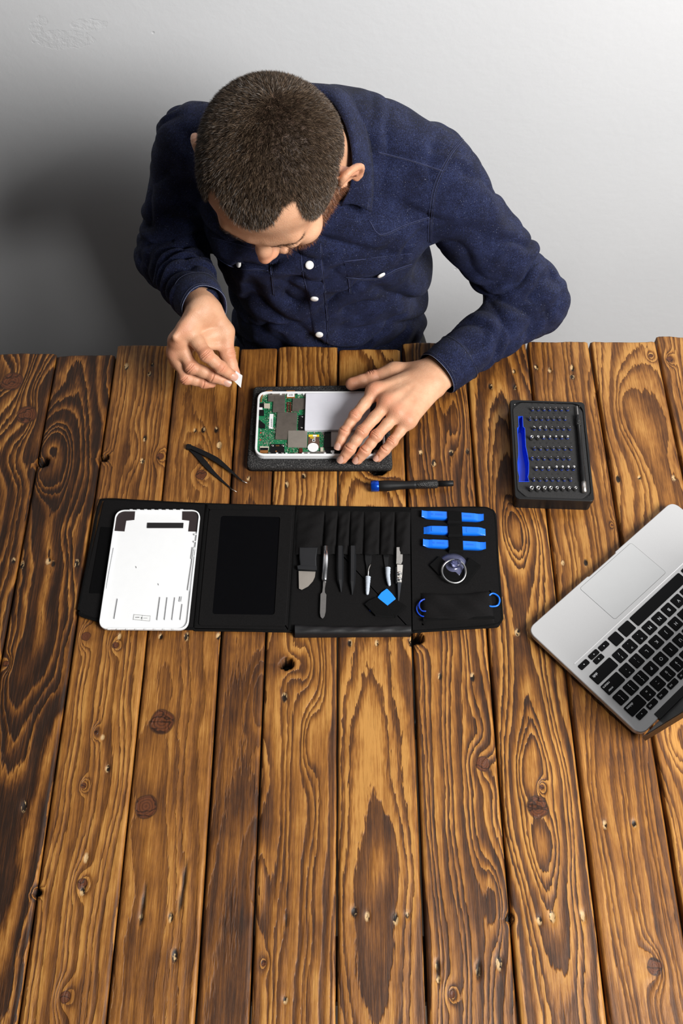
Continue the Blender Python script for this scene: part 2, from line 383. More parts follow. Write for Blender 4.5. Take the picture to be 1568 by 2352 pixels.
def build_table():
    root = empty('plank_table', (0, 0.55, 0), label='wide rough plank table of dark-stained knotty pine boards', cat='table')
    TV = []; TF = []; AT = {k: [] for k in ('ring', 'knot', 'pit', 'contrast', 'tone', 'cut')}
    base = 0
    kn = [(*at(x, y)[:2], r) for x, y, r in KN]; ey = [(*at(x, y)[:2], a, b, c) for x, y, a, b, c in EYE]
    ho = [(*at(x, y)[:2], r) for x, y, r in HOLE]; pi_ = [at(x, y)[:2] for x, y in PIT]; ck = [(*at(x, y)[:2], a, b) for x, y, a, b in CRACK]
    for i in range(len(SEAM) - 1):
        g = 0.0007 + 0.0006 * ((i * 7) % 3) / 2
        if i >= 9: g = 0.0016
        x0, x1 = SEAM[i] + (0.0022 if i in (8, 12) else g), SEAM[i + 1] - (0.0022 if i + 1 in (11, 12) else g)
        y1 = at(784, END[i])[1]
        step = 0.0023
        fine = i in range(1, 13)
        nx = int((x1 - x0) / (step if fine else 0.006)); ny = int((y1 - NEAR_Y) / (step if fine else 0.006))
        xs = np.linspace(x0, x1, nx); ys = np.linspace(NEAR_Y, y1, ny)
        # seams follow slightly wavy sawn edges
        X, Y = np.meshgrid(xs, ys)
        cx = (x0 + x1) / 2; t = (X - cx) / (x1 - x0) * 2
        wob = 0.0011 * (vnoise2(Y / 0.05, Y * 0 + i, 5) - 0.5) * t
        X = X - np.sign(t) * np.abs(wob)
        xc, z0, sl, yc, sp, am, con, tone = BRD[i]
        u = X - cx - xc - am * 2 * (vnoise2(Y / .17 + i * 9, Y * 0 + .5, 11) - .5) - am * .5 * (vnoise2(Y / .06 + i * 5, X / .03, 12) - .5)
        v = z0 + sl * (Y - yc) + .010 * (vnoise2(X / .06 + i * 3, Y / .11, 13) - .5) * 2
        R = np.sqrt(u * u + v * v) / (sp * 1.28) + .9 * vnoise2(X / .035 + 7 * i, Y / .12, 14)
        for ex, eyy, a, sx, sy in ey:
            if x0 - .01 < ex < x1 + .01:
                R = R + a * np.exp(-((X - ex) / sx) ** 2 - ((Y - eyy) / sy) ** 2)
        K = np.zeros_like(X)
        for kx, ky, r in kn:
            if not (x0 - .02 < kx < x1 + .02): continue
            wv = 1 + .16 * (vnoise2(np.arctan2(Y - ky, X - kx) * 1.3 + kx * 90, X * 0, 3) - .5)
            d = np.hypot(X - kx, (Y - ky) * .95) / (r * wv)
            K = np.maximum(K, np.clip(1 - d * .5, 0, 1))
            R = R + 2.4 * np.exp(-(np.hypot((X - kx), (Y - ky) * .6) / (r * 1.7)) ** 2)
        Z = np.full_like(X, TZ)
        cut = np.zeros_like(X)
        for hx, hy, r in ho:
            d = np.hypot((X - hx), (Y - hy) * 1.1) / (r * (1 + .25 * (vnoise2(np.arctan2(Y - hy, X - hx) * 1.6 + 40, X * 0, 8) - .5)))
            m = d < 1
            Z = np.where(m, TZ - .026 * np.clip((1 - d) * 6, 0, 1), Z); cut = np.where(m, 1.0, cut)
            R = R + 1.6 * np.exp(-(d / 1.8) ** 2)
        pt = np.zeros_like(X)
        for j, (hx, hy) in enumerate(pi_):
            if not (x0 - .01 < hx < x1 + .01): continue
            sx = .0024 + .0010 * ((j * 37) % 5) / 4; sy = sx * (1.5 + .7 * ((j * 13) % 4) / 3)
            d = np.hypot((X - hx) / sx, (Y - hy) / sy)
            pt = np.maximum(pt, np.exp(-(d / 1.25) ** 2)); Z = Z - .0022 * np.exp(-d ** 2)
        for hx, hy, a, bb in ck:
            d = np.hypot((X - hx - .08 * (Y - hy)) / a, (Y - hy) / bb)
            Z = Z - .004 * np.clip(1.1 - d, 0, 1); cut = np.maximum(cut, np.clip((1.05 - d) * 3, 0, .9))
        edge = np.minimum(np.minimum(X - x0, x1 - X), (y1 - Y) * 1.0)
        Z = Z - np.clip(.0028 - edge, 0, .0028) ** 2 / .0028 * .9
        Z = Z + .0004 * (late_h(R) - .5) + (i % 3 - 1) * .0004
        # slightly crooked far end
        Y = Y + (Y > y1 - .05) * (Y - (y1 - .05)) / .05 * (.0035 * (vnoise2(X / .02 + i, X * 0 + i, 21) - .5) - np.clip(np.abs(t) - .9, 0, .1) * .02)
        V = np.stack([X, Y, Z], -1).reshape(-1, 3)
        idx = np.arange(nx * ny).reshape(ny, nx) + base
        F4 = np.stack([idx[:-1, :-1], idx[:-1, 1:], idx[1:, 1:], idx[1:, :-1]], -1).reshape(-1, 4)
        # skirt and underside
        per = np.concatenate([idx[0, :], idx[1:, -1], idx[-1, -2::-1], idx[-2:0:-1, 0]])
        low = V[per - base].copy(); low[:, 2] = TZ - .028
        li = np.arange(len(per)) + base + nx * ny
        S4 = np.stack([per, li, np.roll(li, -1), np.roll(per, -1)], -1)
        TV.append(V); TV.append(low)
        TF.extend(F4.tolist()); TF.extend(S4.tolist()); TF.append(li.tolist()[::-1])
        nn = len(V) + len(low)
        for nm, arr in (('ring', R), ('knot', K), ('pit', pt), ('cut', cut)):
            a = arr.reshape(-1); AT[nm].append(np.concatenate([a, a[per - base] if nm == 'ring' else a[per - base] * 0]))
        AT['contrast'].append(np.full(nn, con)); AT['tone'].append(np.full(nn, tone))
        base += nn
    V = np.concatenate(TV)
    me = bpy.data.meshes.new('tabletop')
    V[:, 1] -= 0.55
    me.from_pydata(V.tolist(), [], TF)
    me.update()
    for nm, arrs in AT.items():
        a = me.attributes.new(nm, 'FLOAT', 'POINT'); a.data.foreach_set('value', np.concatenate(arrs).astype(np.float32))
    me.polygons.foreach_set('use_smooth', [True] * len(me.polygons))
    me.materials.append(table_material())
    o = bpy.data.objects.new('tabletop', me); COL.objects.link(o); o.parent = root
    o['label'] = 'tabletop of twelve visible brown stained boards with knots and nail holes'
    dw = mat('dark_pine', (0.10, 0.045, 0.014), .6, 0, .3, 20)
    for yy in (.12, .92):
        put('crossbeam', *box(-.62, .65, yy, yy + .07, TZ - .073, TZ - .0285, .002), dw, root)
    for x in (-.60, .57):
        for yy in (.12, .92):
            put('leg', *box(x, x + .06, yy, yy + .06, 0, TZ - .073, .002), dw, root)
    return root
def late_h(R):
    f = R - np.floor(R); return np.abs(f - .5) * 2
build_table()

# ================================================================ things on the table
black_cloth = None
def cloth_mat(name, col, scale=1400, amt=0.0003, rough=.85, fleck=None):
    m, nt, b = new_mat(name)
    v = coords(nt)
    wv = nt.nodes.new('ShaderNodeTexWave'); wv.bands_direction = 'DIAGONAL'; wv.inputs['Scale'].default_value = scale * .5; wv.inputs['Distortion'].default_value = .6
    L(nt, v, wv.inputs[0])
    n = noise_n(nt, v, 600, 3)
    c = mix_c(nt, n, tuple(x * .6 for x in col), tuple(x * 1.6 for x in col))
    L(nt, c, b.inputs['Base Color']); b.inputs['Roughness'].default_value = rough
    b.inputs['Specular IOR Level'].default_value = .10
    h = math_n(nt, 'ADD', wv.outputs['Fac'], noise_n(nt, v, 90, 3))
    L(nt, bump(nt, h, amt), b.inputs['Normal'])
    return m
M_CL = cloth_mat('black_nylon', (.0085, .0080, .0082))
M_VEL = cloth_mat('black_velcro', (.004, .004, .0045), 2500, .0006, .95)
M_BAND = cloth_mat('black_elastic', (.011, .0108, .011), 3500, .0006, .7)
M_BLK = mat('black_plastic', (.006, .006, .0065), .42, 0, .1, spec=.3)
M_BLKM = mat('matt_black_coating', (.006, .006, .0065), .5, 0, .2, 200, spec=.25)
M_BLUE = mat('blue_nylon', (.005, .16, .82), .34, 0, .06)
M_DBLUE = mat('deep_blue_plastic', (.004, .045, .42), .35, 0, .1)
M_STEEL = mat('brushed_steel', (.50, .50, .49), .28, 1.0, .1, 500)
M_CHROME = mat('chrome', (.75, .74, .72), .16, 1.0, .05)
M_SATIN = mat('satin_steel', (.62, .60, .57), .4, 1.0, .06, 300)
M_WHITE = mat('white_plastic', (.80, .81, .82), .32, 0, .015)

# ---- black felt mat
def felt_mat():
    m, nt, b = new_mat('grey_felt')
    v = coords(nt)
    r = ramp(nt, [(0.36, (.010, .010, .0105)), (.56, (.045, .044, .044)), (.70, (.17, .165, .16))]); L(nt, noise_n(nt, v, 620, 4, .7), r.inputs[0])
    L(nt, r.outputs[0], b.inputs['Base Color']); b.inputs['Roughness'].default_value = .95; b.inputs['Specular IOR Level'].default_value = .1
    L(nt, bump(nt, noise_n(nt, v, 500, 4, .7), .0012), b.inputs['Normal'])
    return m
FZ = .0125
V, Fc = pxp([(581, 886), (888, 881), (902, 1072), (565, 1072)], 0, FZ, r=.007, bev=.0045, n=4)
tag(put('felt_mat', V, Fc, felt_mat(), None, True), 'thick dark grey felt pad lying under the opened white tablet', 'mat')

# ---- tablet with its back off (frame corners at 118 x 188 mm)
TX0, TX1, TY0, TY1 = -.1262, .0635, .8318, .9488
def tx(px, py): p = at(px, py, TZ + FZ + .006); return p[0], p[1]
tab = empty('opened_tablet', ((TX0 + TX1) / 2, (TY0 + TY1) / 2, TZ + FZ), label='white tablet with its back removed, showing green circuit board and battery', cat='tablet')
z = TZ + FZ
outer = roundpoly([(TX0, TY0), (TX1, TY0), (TX1, TY1), (TX0, TY1)], .0135, 7)
inner = inset(outer, .0034)
def ringprism(outer, inner, z0, z1, bev=.0008):
    k = len(outer); V = []; 
    for P, zz in ((outer, z0), (outer, z1 - bev), (inset(outer, bev), z1), (inset(inner, -bev * .4), z1), (inner, z1 - bev), (inner, z0)):
        V += [(p[0], p[1], zz) for p in P]
    Fc = [(j * k + i, j * k + (i + 1) % k, ((j + 1) % 6) * k + (i + 1) % k, ((j + 1) % 6) * k + i) for j in range(6) for i in range(k)]
    return V, Fc
put('frame', *ringprism(outer, inner, z, z + .0085), M_WHITE, tab, False)
o_ = put('mid_plate', *prism(inset(outer, .003), z + .0005, z + .0030), mat('grey_magnesium', (.30, .28, .26), .45, .6, .15, 60), tab)
def pcb_mat():
    m, nt, b = new_mat('green_circuit_board')
    v = coords(nt)
    vo = nt.nodes.new('ShaderNodeTexVoronoi'); vo.inputs['Scale'].default_value = 330; vo.distance = 'CHEBYCHEV'; L(nt, v, vo.inputs['Vector'])
    br = nt.nodes.new('ShaderNodeTexBrick'); br.inputs['Scale'].default_value = 260; br.inputs['Mortar Size'].default_value = .012; L(nt, v, br.inputs['Vector'])
    br.inputs['Color1'].default_value = (.006, .115, .045, 1); br.inputs['Color2'].default_value = (.012, .17, .065, 1); br.inputs['Mortar'].default_value = (.03, .28, .12, 1)
    f = ramp(nt, [(0.10, (1, 1, 1)), (.14, (0, 0, 0))], 'CONSTANT'); L(nt, vo.outputs['Distance'], f.inputs[0])
    c = mix_c(nt, f.outputs[0], br.outputs[0], (.35, .40, .30))
    L(nt, c, b.inputs['Base Color']); b.inputs['Roughness'].default_value = .35
    return m
M_SH = mat('shield_tin', (.27, .235, .20), .38, .75, .12, 120)
M_SH2 = mat('shield_tin_light', (.38, .345, .30), .45, .6, .06, 120)
M_CO = mat('copper_flex', (.32, .13, .035), .45, .2, .2)
def TP(name, pts, z0, z1, m, parent=tab, **k):
    return put(name, *pxp(pts, FZ + z0, FZ + z1, **k), m, parent)
C5 = lambda x, y: (560 + x / 5.2267, 860 + y / 5.2267)
def c5(*q): return [C5(*p) for p in q]
def r5(x0, y0, x1, y1): return c5((x0, y0), (x1, y0), (x1, y1), (x0, y1))
pcb = TP('circuit_board', c5((215, 210), (735, 205), (735, 660), (920, 670), (965, 760), (965, 905), (640, 930), (540, 955), (180, 950), (150, 870), (165, 640), (185, 330)), .003, .0042, pcb_mat())
for a in ((290, 228, 375, 320), (375, 212, 498, 455), (345, 320, 380, 452)):
    pass
TP('shield', c5((292, 230), (390, 228), (392, 212), (498, 212), (490, 452), (345, 450), (352, 322), (288, 320)), .0042, .0062, M_SH, bev=.0003)
TP('shield', c5((370, 258), (485, 262), (480, 355), (365, 350)), .0062, .0065, M_SH)
TP('shield', c5((585, 285), (735, 285), (733, 415), (665, 420), (660, 440), (578, 440)), .0042, .0062, M_SH, bev=.0003)
TP('shield', c5((400, 455), (640, 455), (632, 670), (528, 670), (518, 780), (376, 776)), .0042, .0060, M_SH, bev=.0003)
TP('shield', c5((530, 672), (762, 672), (755, 873), (526, 870)), .0042, .0064, M_SH2, bev=.0003)
lb = TP('barcode_label', r5(512, 192, 612, 285), .0042, .0050, M_CO)
TP('paper', r5(518, 205, 606, 268), .0050, .0053, M_WHITE, lb)
for k in range(9): TP('bar', r5(532 + k * 6.6, 232, 532 + k * 6.6 + (3.6 if k % 3 else 1.8), 256), .0053, .0054, M_BLK, lb)
lb = TP('barcode_label', c5((310, 472), (354, 474), (346, 654), (298, 650)), .0042, .0047, M_WHITE)
for k in range(11): TP('bar', c5((324, 535 + k * 9), (340, 535 + k * 9), (340, 535 + k * 9 + 4), (323, 535 + k * 9 + 4)), .0047, .0048, M_BLKM, lb)
TP('connector', r5(188, 345, 240, 392), .0042, .0068, M_BLK); TP('connector', r5(180, 425, 240, 488), .0042, .0066, M_BLK)
TP('connector', r5(186, 395, 222, 422), .0042, .0060, M_WHITE)
TP('connector', r5(242, 348, 312, 402), .0042, .0056, mat('cream_ceramic', (.50, .45, .36), .5))
TP('connector', c5((182, 540), (205, 560), (255, 600), (252, 640), (185, 636)), .0042, .0066, M_BLK)
TP('connector', c5((665, 490), (730, 485), (725, 665), (655, 660)), .0042, .0064, M_BLK)
for x, y in ((697, 508), (690, 640)): put('screw', *lathe((*tx(*C5(x, y)), z + .0064), [(.0017, 0), (.0017, .0005), (.0010, .0008)], 12), M_CHROME, tab, True)
cm = TP('camera_module', c5((320, 835), (485, 835), (485, 962), (310, 962)), .0042, .0066, M_BLK, bev=.0003)
for x, y in ((345, 857), (468, 857), (308, 945), (462, 948)): put('screw', *lathe((*tx(*C5(x, y)), z + .0066), [(.0019, 0), (.0019, .0005), (.0010, .0008)], 12), M_CHROME, cm, True)
for x in (385, 400, 415): TP('contact', r5(x, 848, x + 8, 862), .0066, .0067, M_CO, cm)
TP('contact', r5(378, 915, 395, 930), .0066, .0067, M_CO, cm)
rc = TP('ribbon_connector', c5((192, 862), (300, 865), (295, 905), (190, 905)), .0042, .0058, mat('cream_plastic', (.55, .5, .4), .5))
TP('ribbon_cable', c5((196, 880), (292, 880), (288, 942), (192, 942)), .0046, .0060, M_CO, rc)
TP('ribbon_latch', c5((196, 880), (292, 880), (290, 908), (194, 908)), .0060, .0064, M_BLKM, rc)
sim = TP('sim_tray', c5((775, 725), (905, 725), (908, 880), (765, 880)), .0042, .0054, mat('brown_tin', (.20, .12, .085), .4, .6))
TP('yellow_sticker', r5(776, 722, 904, 748), .0054, .0057, mat('yellow_paper', (.80, .58, .02), .6), sim)
TP('sticker_print', r5(828, 724, 872, 746), .0057, .0058, M_WHITE, sim)
for x in (805, 828, 850): put('dot', *lathe((*tx(*C5(x, 760)), z + .0054), [(.0011, 0), (.0011, .0002)], 10), mat('yellow_paper', (.8, .58, .02)) if x < 840 else M_WHITE, sim)
TP('slot', r5(822, 776, 855, 806), .0054, .0055, M_WHITE, sim); TP('slot_core', r5(830, 782, 848, 800), .0055, .0056, M_BLK, sim)
put('round_sticker', *lathe((*tx(*C5(830, 875)), z + .0056), [(.0079, 0), (.0079, .0004)], 32), M_WHITE, tab)
# small components scattered over the board, one stuff-like part
cb = MB(); cd_ = MB(); cg = MB()
free = [(215, 205, 290, 340), (500, 290, 580, 450), (610, 205, 735, 280), (180, 640, 375, 830), (255, 410, 345, 480), (250, 490, 300, 640), (640, 440, 660, 660), (490, 880, 640, 945), (485, 790, 525, 860), (770, 680, 900, 715), (910, 690, 960, 900), (640, 880, 760, 920), (190, 815, 315, 858), (350, 460, 385, 700)]
rr = random.Random(5)
for q in free:
    a = (q[2] - q[0]) * (q[3] - q[1]); 
    for k in range(int(a / 170)):
        x = rr.uniform(q[0], q[2]); y = rr.uniform(q[1], q[3]); s = rr.choice((3, 4, 5, 8)); t = rr.choice((2.5, 4, 5))
        V, Fc = pxp(r5(x, y, x + s, y + t), FZ + .0042, FZ + .0042 + rr.uniform(.0004, .0011))
        rr.choice((cb, cd_, cg)).add(V, Fc)
tag(cb.put('chip_components', M_CHROME, tab), kind='stuff'); tag(cd_.put('chip_components', M_BLK, tab), kind='stuff'); tag(cg.put('chip_components', mat('cream_plastic', (.55, .5, .4)), tab), kind='stuff')
for k in range(2):
    for j in range(5): TP('inductor', r5(515 + k * 32, 332 + j * 25, 536 + k * 32, 348 + j * 25), .0042, .0056, mat('dark_red_part', (.09, .015, .008), .4))
for x, y in ((195, 692), (192, 778)): TP('red_part', r5(x, y, x + 14, y + 12), .0042, .0055, mat('red_part', (.5, .03, .02), .5))
TP('connector', r5(662, 885, 705, 940), .0042, .0058, mat('dark_red_part', (.09, .015, .008), .4)); TP('connector', r5(918, 875, 952, 920), .0042, .0060, mat('cream_plastic', (.55, .5, .4)))
TP('connector', r5(1042, 912, 1085, 934), .003, .0056, M_WHITE)
TP('dark_tray', c5((965, 672), (1046, 672), (1050, 870), (955, 875)), .003, .0046, M_BLK)
TP('dark_tray', c5((960, 875), (1560, 875), (1560, 955), (1000, 955)), .003, .0044, M_BLKM)
TP('side_plate', c5((1046, 665), (1500, 665), (1500, 866), (1046, 866)), .003, .0062, mat('warm_grey_plate', (.42, .38, .36), .5, .1))
TP('speaker_box', [(846, 912), (884, 912), (888, 1030), (846, 1030)], .003, .0058, M_BLKM)
# antenna flex in the corner
pa = [(*tx(*C5(*q)), z + .0066) for q in ((205, 335), (212, 275), (232, 230), (275, 205), (340, 196))]
put('antenna_flex', *tube(bez(pa, 6), .0011, 8, flat=.3), M_CO, tab, True)
bt = TP('battery', [(702, 903), (850, 902), (850, 987), (699, 987)], .003, .0098, mat('battery_wrap', (.66, .66, .72), .5, 0, .02), r=.0012, bev=.0006)
for k in range(14):   # clips along the long rims
    for yy, s in ((TY1 - .0042, -1), (TY0 + .0042, 1)):
        x = TX0 + .02 + k * .0118 + rr.uniform(-.002, .002)
        put('clip', *box(x, x + .003, min(yy, yy + s * .0012), max(yy, yy + s * .0012), z + .004, z + .0078), M_WHITE if k % 3 else M_CHROME, tab)

# ---- card in the fingers is built with the hand

# ---- tweezers on the table
def blade(pa, pb, wa, wb, z0a, z0b, t=.0012):
    a = np.array([*pa[:2]]); b = np.array([*pb[:2]]); d = b - a; nrm = np.array([-d[1], d[0]]); nrm /= np.linalg.norm(nrm)
    V = []
    for p, w_, zz in ((a, wa, z0a), (b, wb, z0b)):
        for s in (-1, 1):
            for q in (0, t): V.append((*(p + nrm * s * w_ / 2), zz + q))
    return V, [(0, 1, 3, 2), (4, 6, 7, 5), (0, 4, 5, 1), (2, 3, 7, 6), (1, 5, 7, 3), (0, 2, 6, 4)]
A0 = at(429, 1022, TZ + .004); A1 = at(556, 1105, TZ + .004); A2 = at(568, 1109, TZ + .004)
B1 = at(532, 1122, TZ + .004); B2 = at(543, 1127, TZ + .004); J = at(452, 1043, TZ + .004)
tw = empty('tweezers', (A0[0], A0[1], TZ), label='slim black tweezers with fine steel tips lying open on the boards', cat='tweezers')
def arm(name, pts, wd, zs=.0008, th=.0013):
    P = bez([np.array([p[0], p[1], TZ + zs]) for p in pts], 8); n = len(P); V = []; Fc = []
    for i in range(n):
        a = P[max(i - 1, 0)]; b = P[min(i + 1, n - 1)]; d = (b - a)[:2]; nr = np.array([-d[1], d[0]]) / np.linalg.norm(d)
        u = i / (n - 1); w_ = np.interp(u, [0, .12, .5, .85, 1], wd); h = np.interp(u, [0, .5, 1], [.0, .0022, .0006])
        for s, q in ((-1, 0), (1, 0), (1, th), (-1, th)): V.append((*(P[i][:2] + nr * s * w_ / 2), TZ + zs + q + h))
    for i in range(n - 1):
        for j in range(4): Fc.append((i * 4 + j, i * 4 + (j + 1) % 4, (i + 1) * 4 + (j + 1) % 4, (i + 1) * 4 + j))
    Fc += [(0, 3, 2, 1), tuple((n - 1) * 4 + j for j in range(4))]
    return put(name, V, Fc, M_BLKM, tw, False)
mid1 = (A0 + A1) / 2 + np.array([.003, .004, 0]); mid2 = (J + B1) / 2 + np.array([-.002, -.001, 0])
arm('arm', [A0, mid1, A1], [.005, .0065, .0085, .003, .0014], .0030)
arm('arm', [A0, J, mid2, B1], [.005, .0060, .0085, .003, .0014], .0002)
put('joint', *box(A0[0] - .001, A0[0] + .007, A0[1] - .007, A0[1] + .001, TZ + .0006, TZ + .0050, .0008, .002), M_BLKM, tw)
put('tip', *tube([[*A1[:2], TZ + .0045], [*A2[:2], TZ + .0030]], [.0009, .0004], 6), M_SATIN, tw, True)['label'] = 'bare steel tip'
put('tip', *tube([[*B1[:2], TZ + .0016], [*B2[:2], TZ + .0008]], [.0009, .0004], 6), M_SATIN, tw, True)['label'] = 'bare steel tip'

# ---- screwdriver handle
def hlathe(pa, pb, prof, k=20):
    """prof (distance from pa, radius) about the axis pa->pb."""
    a = np.array(pa, float); d = np.array(pb, float) - a; d /= np.linalg.norm(d)
    return tube([a + d * t for t, r in prof], [r for t, r in prof], k)
S0 = at(851, 1117, TZ + .0085); S1 = at(1042, 1110, TZ + .0085)
sd = empty('screwdriver', ((S0[0] + S1[0]) / 2, (S0[1] + S1[1]) / 2, TZ), label='black precision screwdriver handle with blue end cap and knurled grip', cat='screwdriver')
Ls = np.linalg.norm(S1 - S0); zc = TZ + .0085
a_, b_ = (S0[0], S0[1], zc), (S1[0], S1[1], zc)
put('end_cap', *hlathe(a_, b_, [(0, .0068), (.0005, .0080), (.0105, .0081), (.0115, .0076)]), mat('anodised_blue', (.006, .07, .55), .25, .6), sd, True)['label'] = 'blue swivel end cap'
put('grip', *hlathe(a_, b_, [(.0113, .0072), (.012, .0076), (.020, .0080), (.028, .0078), (.040, .0064), (.052, .0058), (.062, .0062), (.066, .0060)]), M_BLKM, sd, True)
def knurl():
    m, nt, b = new_mat('knurled_black'); v = coords(nt)
    vo = nt.nodes.new('ShaderNodeTexVoronoi'); vo.inputs['Scale'].default_value = 900; L(nt, v, vo.inputs['Vector'])
    r = ramp(nt, [(0, (.022, .022, .022)), (.6, (.006, .006, .006))]); L(nt, vo.outputs['Distance'], r.inputs[0]); L(nt, r.outputs[0], b.inputs['Base Color'])
    b.inputs['Roughness'].default_value = .4; L(nt, bump(nt, vo.outputs['Distance'], .0006), b.inputs['Normal']); return m
M_KN = knurl()
put('knurled_collar', *hlathe(a_, b_, [(.0655, .0058), (.0662, .0063), (.094, .0064), (.0955, .0058), (.097, .0045)]), M_KN, sd, True)
put('bit_socket', *hlathe(a_, b_, [(.097, .0043), (.118, .0043), (.119, .0036)]), M_BLKM, sd, True)

# ---- bit case
BC = np.array([.3026, .8400]); BR = math.radians(-2.3); BH = .026
case = empty('bit_case', (BC[0], BC[1], TZ), BR, label='open black bit case with foam tray and blue handle recess', cat='tool case')
def toB(px, py, z):
    p = at(px, py, TZ + z)[:2] - BC; c, s = math.cos(-BR), math.sin(-BR)
    return np.array([p[0] * c - p[1] * s, p[0] * s + p[1] * c])
s6 = 1568 / 230.
def cb6(x, y, z): return toB(1150 + x / s6, 890 + y / s6, z)
def local(name, VF, m, par, smooth=False):
    V, Fc = VF; return put(name, V, Fc, m, par, smooth, world=False)
def cring(hx, hy, r, th, z0, z1, bev=.0008):
    o = roundpoly([(-hx, -hy), (hx, -hy), (hx, hy), (-hx, hy)], r, 6); i = roundpoly([(-hx + th, -hy + th), (hx - th, -hy + th), (hx - th, hy - th), (-hx + th, hy - th)], r * 2.4, 6)
    return ringprism(o, i, z0, z1, bev)
HX, HY = .0555, .0868
local('shell', box(-HX + .001, HX - .001, -HY + .001, HY - .001, 0, .018, .0, .006), M_BLK, case)
local('rim', cring(HX, HY, .006, .0035, .0175, BH), M_BLK, case)
def chamf(hx, hy, c):
    return roundpoly([(-hx + c, -hy), (hx - c, -hy), (hx, -hy + c), (hx, hy - c), (hx - c, hy), (-hx + c, hy), (-hx, hy - c), (-hx, -hy + c)], .008, 5)
local('corner_deck', prism(roundpoly([(-HX + .003, -HY + .003), (HX - .003, -HY + .003), (HX - .003, HY - .003), (-HX + .003, HY - .003)], .004), .018, .0236), M_BLK, case)
local('foam_tray', prism(chamf(HX - .004, HY - .004, .012), .0236, .0252, .0006), mat('black_foam', (.016, .0155, .016), .85, 0, .25, 400, .0002, 900), case)
for sx in (-1, 1):
    for sy in (-1, 1): local('magnet', lathe((sx * (HX - .0062), sy * (HY - .0062), .0236), [(.0026, 0), (.0026, .0012), (.0020, .0016)], 16), M_SATIN, case, True)
FT = .0252
def b_poly(pts, z): return [cb6(x, y, z) for x, y in pts]
rec = b_poly([(268, 452), (342, 450), (350, 612), (378, 640), (384, 780), (392, 920), (425, 1080), (440, 1180), (438, 1340), (425, 1400), (443, 1480), (278, 1480), (285, 1400), (262, 1300), (258, 1170), (272, 1060), (270, 900), (258, 740), (252, 640), (278, 612)], FT)
def bool_cut(o, VF):
    me = bpy.data.meshes.new('cut'); me.from_pydata([tuple(map(float, v)) for v in VF[0]], [], VF[1]); me.update()
    bm = bmesh.new(); bm.from_mesh(me); bmesh.ops.recalc_face_normals(bm, faces=bm.faces); bm.to_mesh(me); bm.free()
    c = bpy.data.objects.new('cut', me); COL.objects.link(c); c.matrix_world = frame_of(o)
    md = o.modifiers.new('b', 'BOOLEAN'); md.operation = 'DIFFERENCE'; md.object = c; md.solver = 'EXACT'
    bpy.context.view_layer.update()
    nm = bpy.data.meshes.new_from_object(o.evaluated_get(bpy.context.evaluated_depsgraph_get()))
    o.modifiers.clear(); o.data = nm; bpy.data.objects.remove(c)
cutter = prism([np.array(p) for p in rec], .009, .04)
for o_ in case.children:
    if o_.name.split('.')[0] in ('shell', 'corner_deck', 'foam_tray'): bool_cut(o_, cutter)
P1 = [np.array(p) for p in rec]; P2 = inset(rec, .0008); P3 = inset(rec, .0030); kk = len(rec)
V = [(p[0], p[1], FT + .0003) for p in P1] + [(p[0], p[1], FT + .0003) for p in P2] + [(p[0], p[1], .0150) for p in P2] + [(p[0], p[1], .0108) for p in P3]
Fc = [(j * kk + i, j * kk + (i + 1) % kk, (j + 1) * kk + (i + 1) % kk, (j + 1) * kk + i) for j in range(3) for i in range(kk)] + [tuple(3 * kk + i for i in range(kk))]
local('handle_recess', (V, Fc), mat('blue_trough', (.004, .06, .62), .38, 0, .05), case, False)['label'] = 'deep blue moulded handle recess'

ROWS = [(330, [490, 582, 672, 760, 852, 945, 1040], 'top row', 'tip'), (480, [452, 543, 635, 730, 820, 912, 1003], 'second row', 'tip'),
        (632, [515, 605, 697, 790, 885, 975, 1070], 'third row', 'tip'), (772, [478, 577, 665, 762, 855, 948, 1038], 'fourth row', 'tip'),
        (945, [522, 615, 718, 815, 905, 1000, 1095], 'fifth row', 'tip'), (1100, [488, 578, 675, 775, 880, 975, 1065], 'sixth row', 'tip'),
        (1262, [548, 642, 745, 855, 950, 1040, 1130], 'seventh row', 'tip'), (1430, [512, 605, 705, 800, 895, 990, 1090], 'eighth row', 'tip'),
        (1575, [480, 582, 685, 780, 878, 975, 1073, 1170], 'bottom row', 'socket')]
ORD = ['leftmost', 'second from left', 'third from left', 'fourth from left', 'fifth from left', 'sixth from left', 'seventh from left', 'rightmost']
TIPK = {  # how the working end looks, by (row, column)
    (2, 0): 'flat', (2, 1): 'flat', (2, 2): 'flat', (3, 0): 'nut', (3, 1): 'nut', (6, 0): 'cross', (6, 1): 'cross', (6, 2): 'cross', (6, 3): 'round', (6, 4): 'round', (6, 5): 'round', (6, 6): 'round',
    (3, 2): 'star', (3, 3): 'star', (3, 4): 'star', (3, 5): 'star', (3, 6): 'star'}
M_BIT = mat('bit_steel', (.30, .295, .29), .25, 1.0, .1, 300)
M_PRT = mat('grey_moulding', (.003, .003, .0035), .7)
prints = MB()
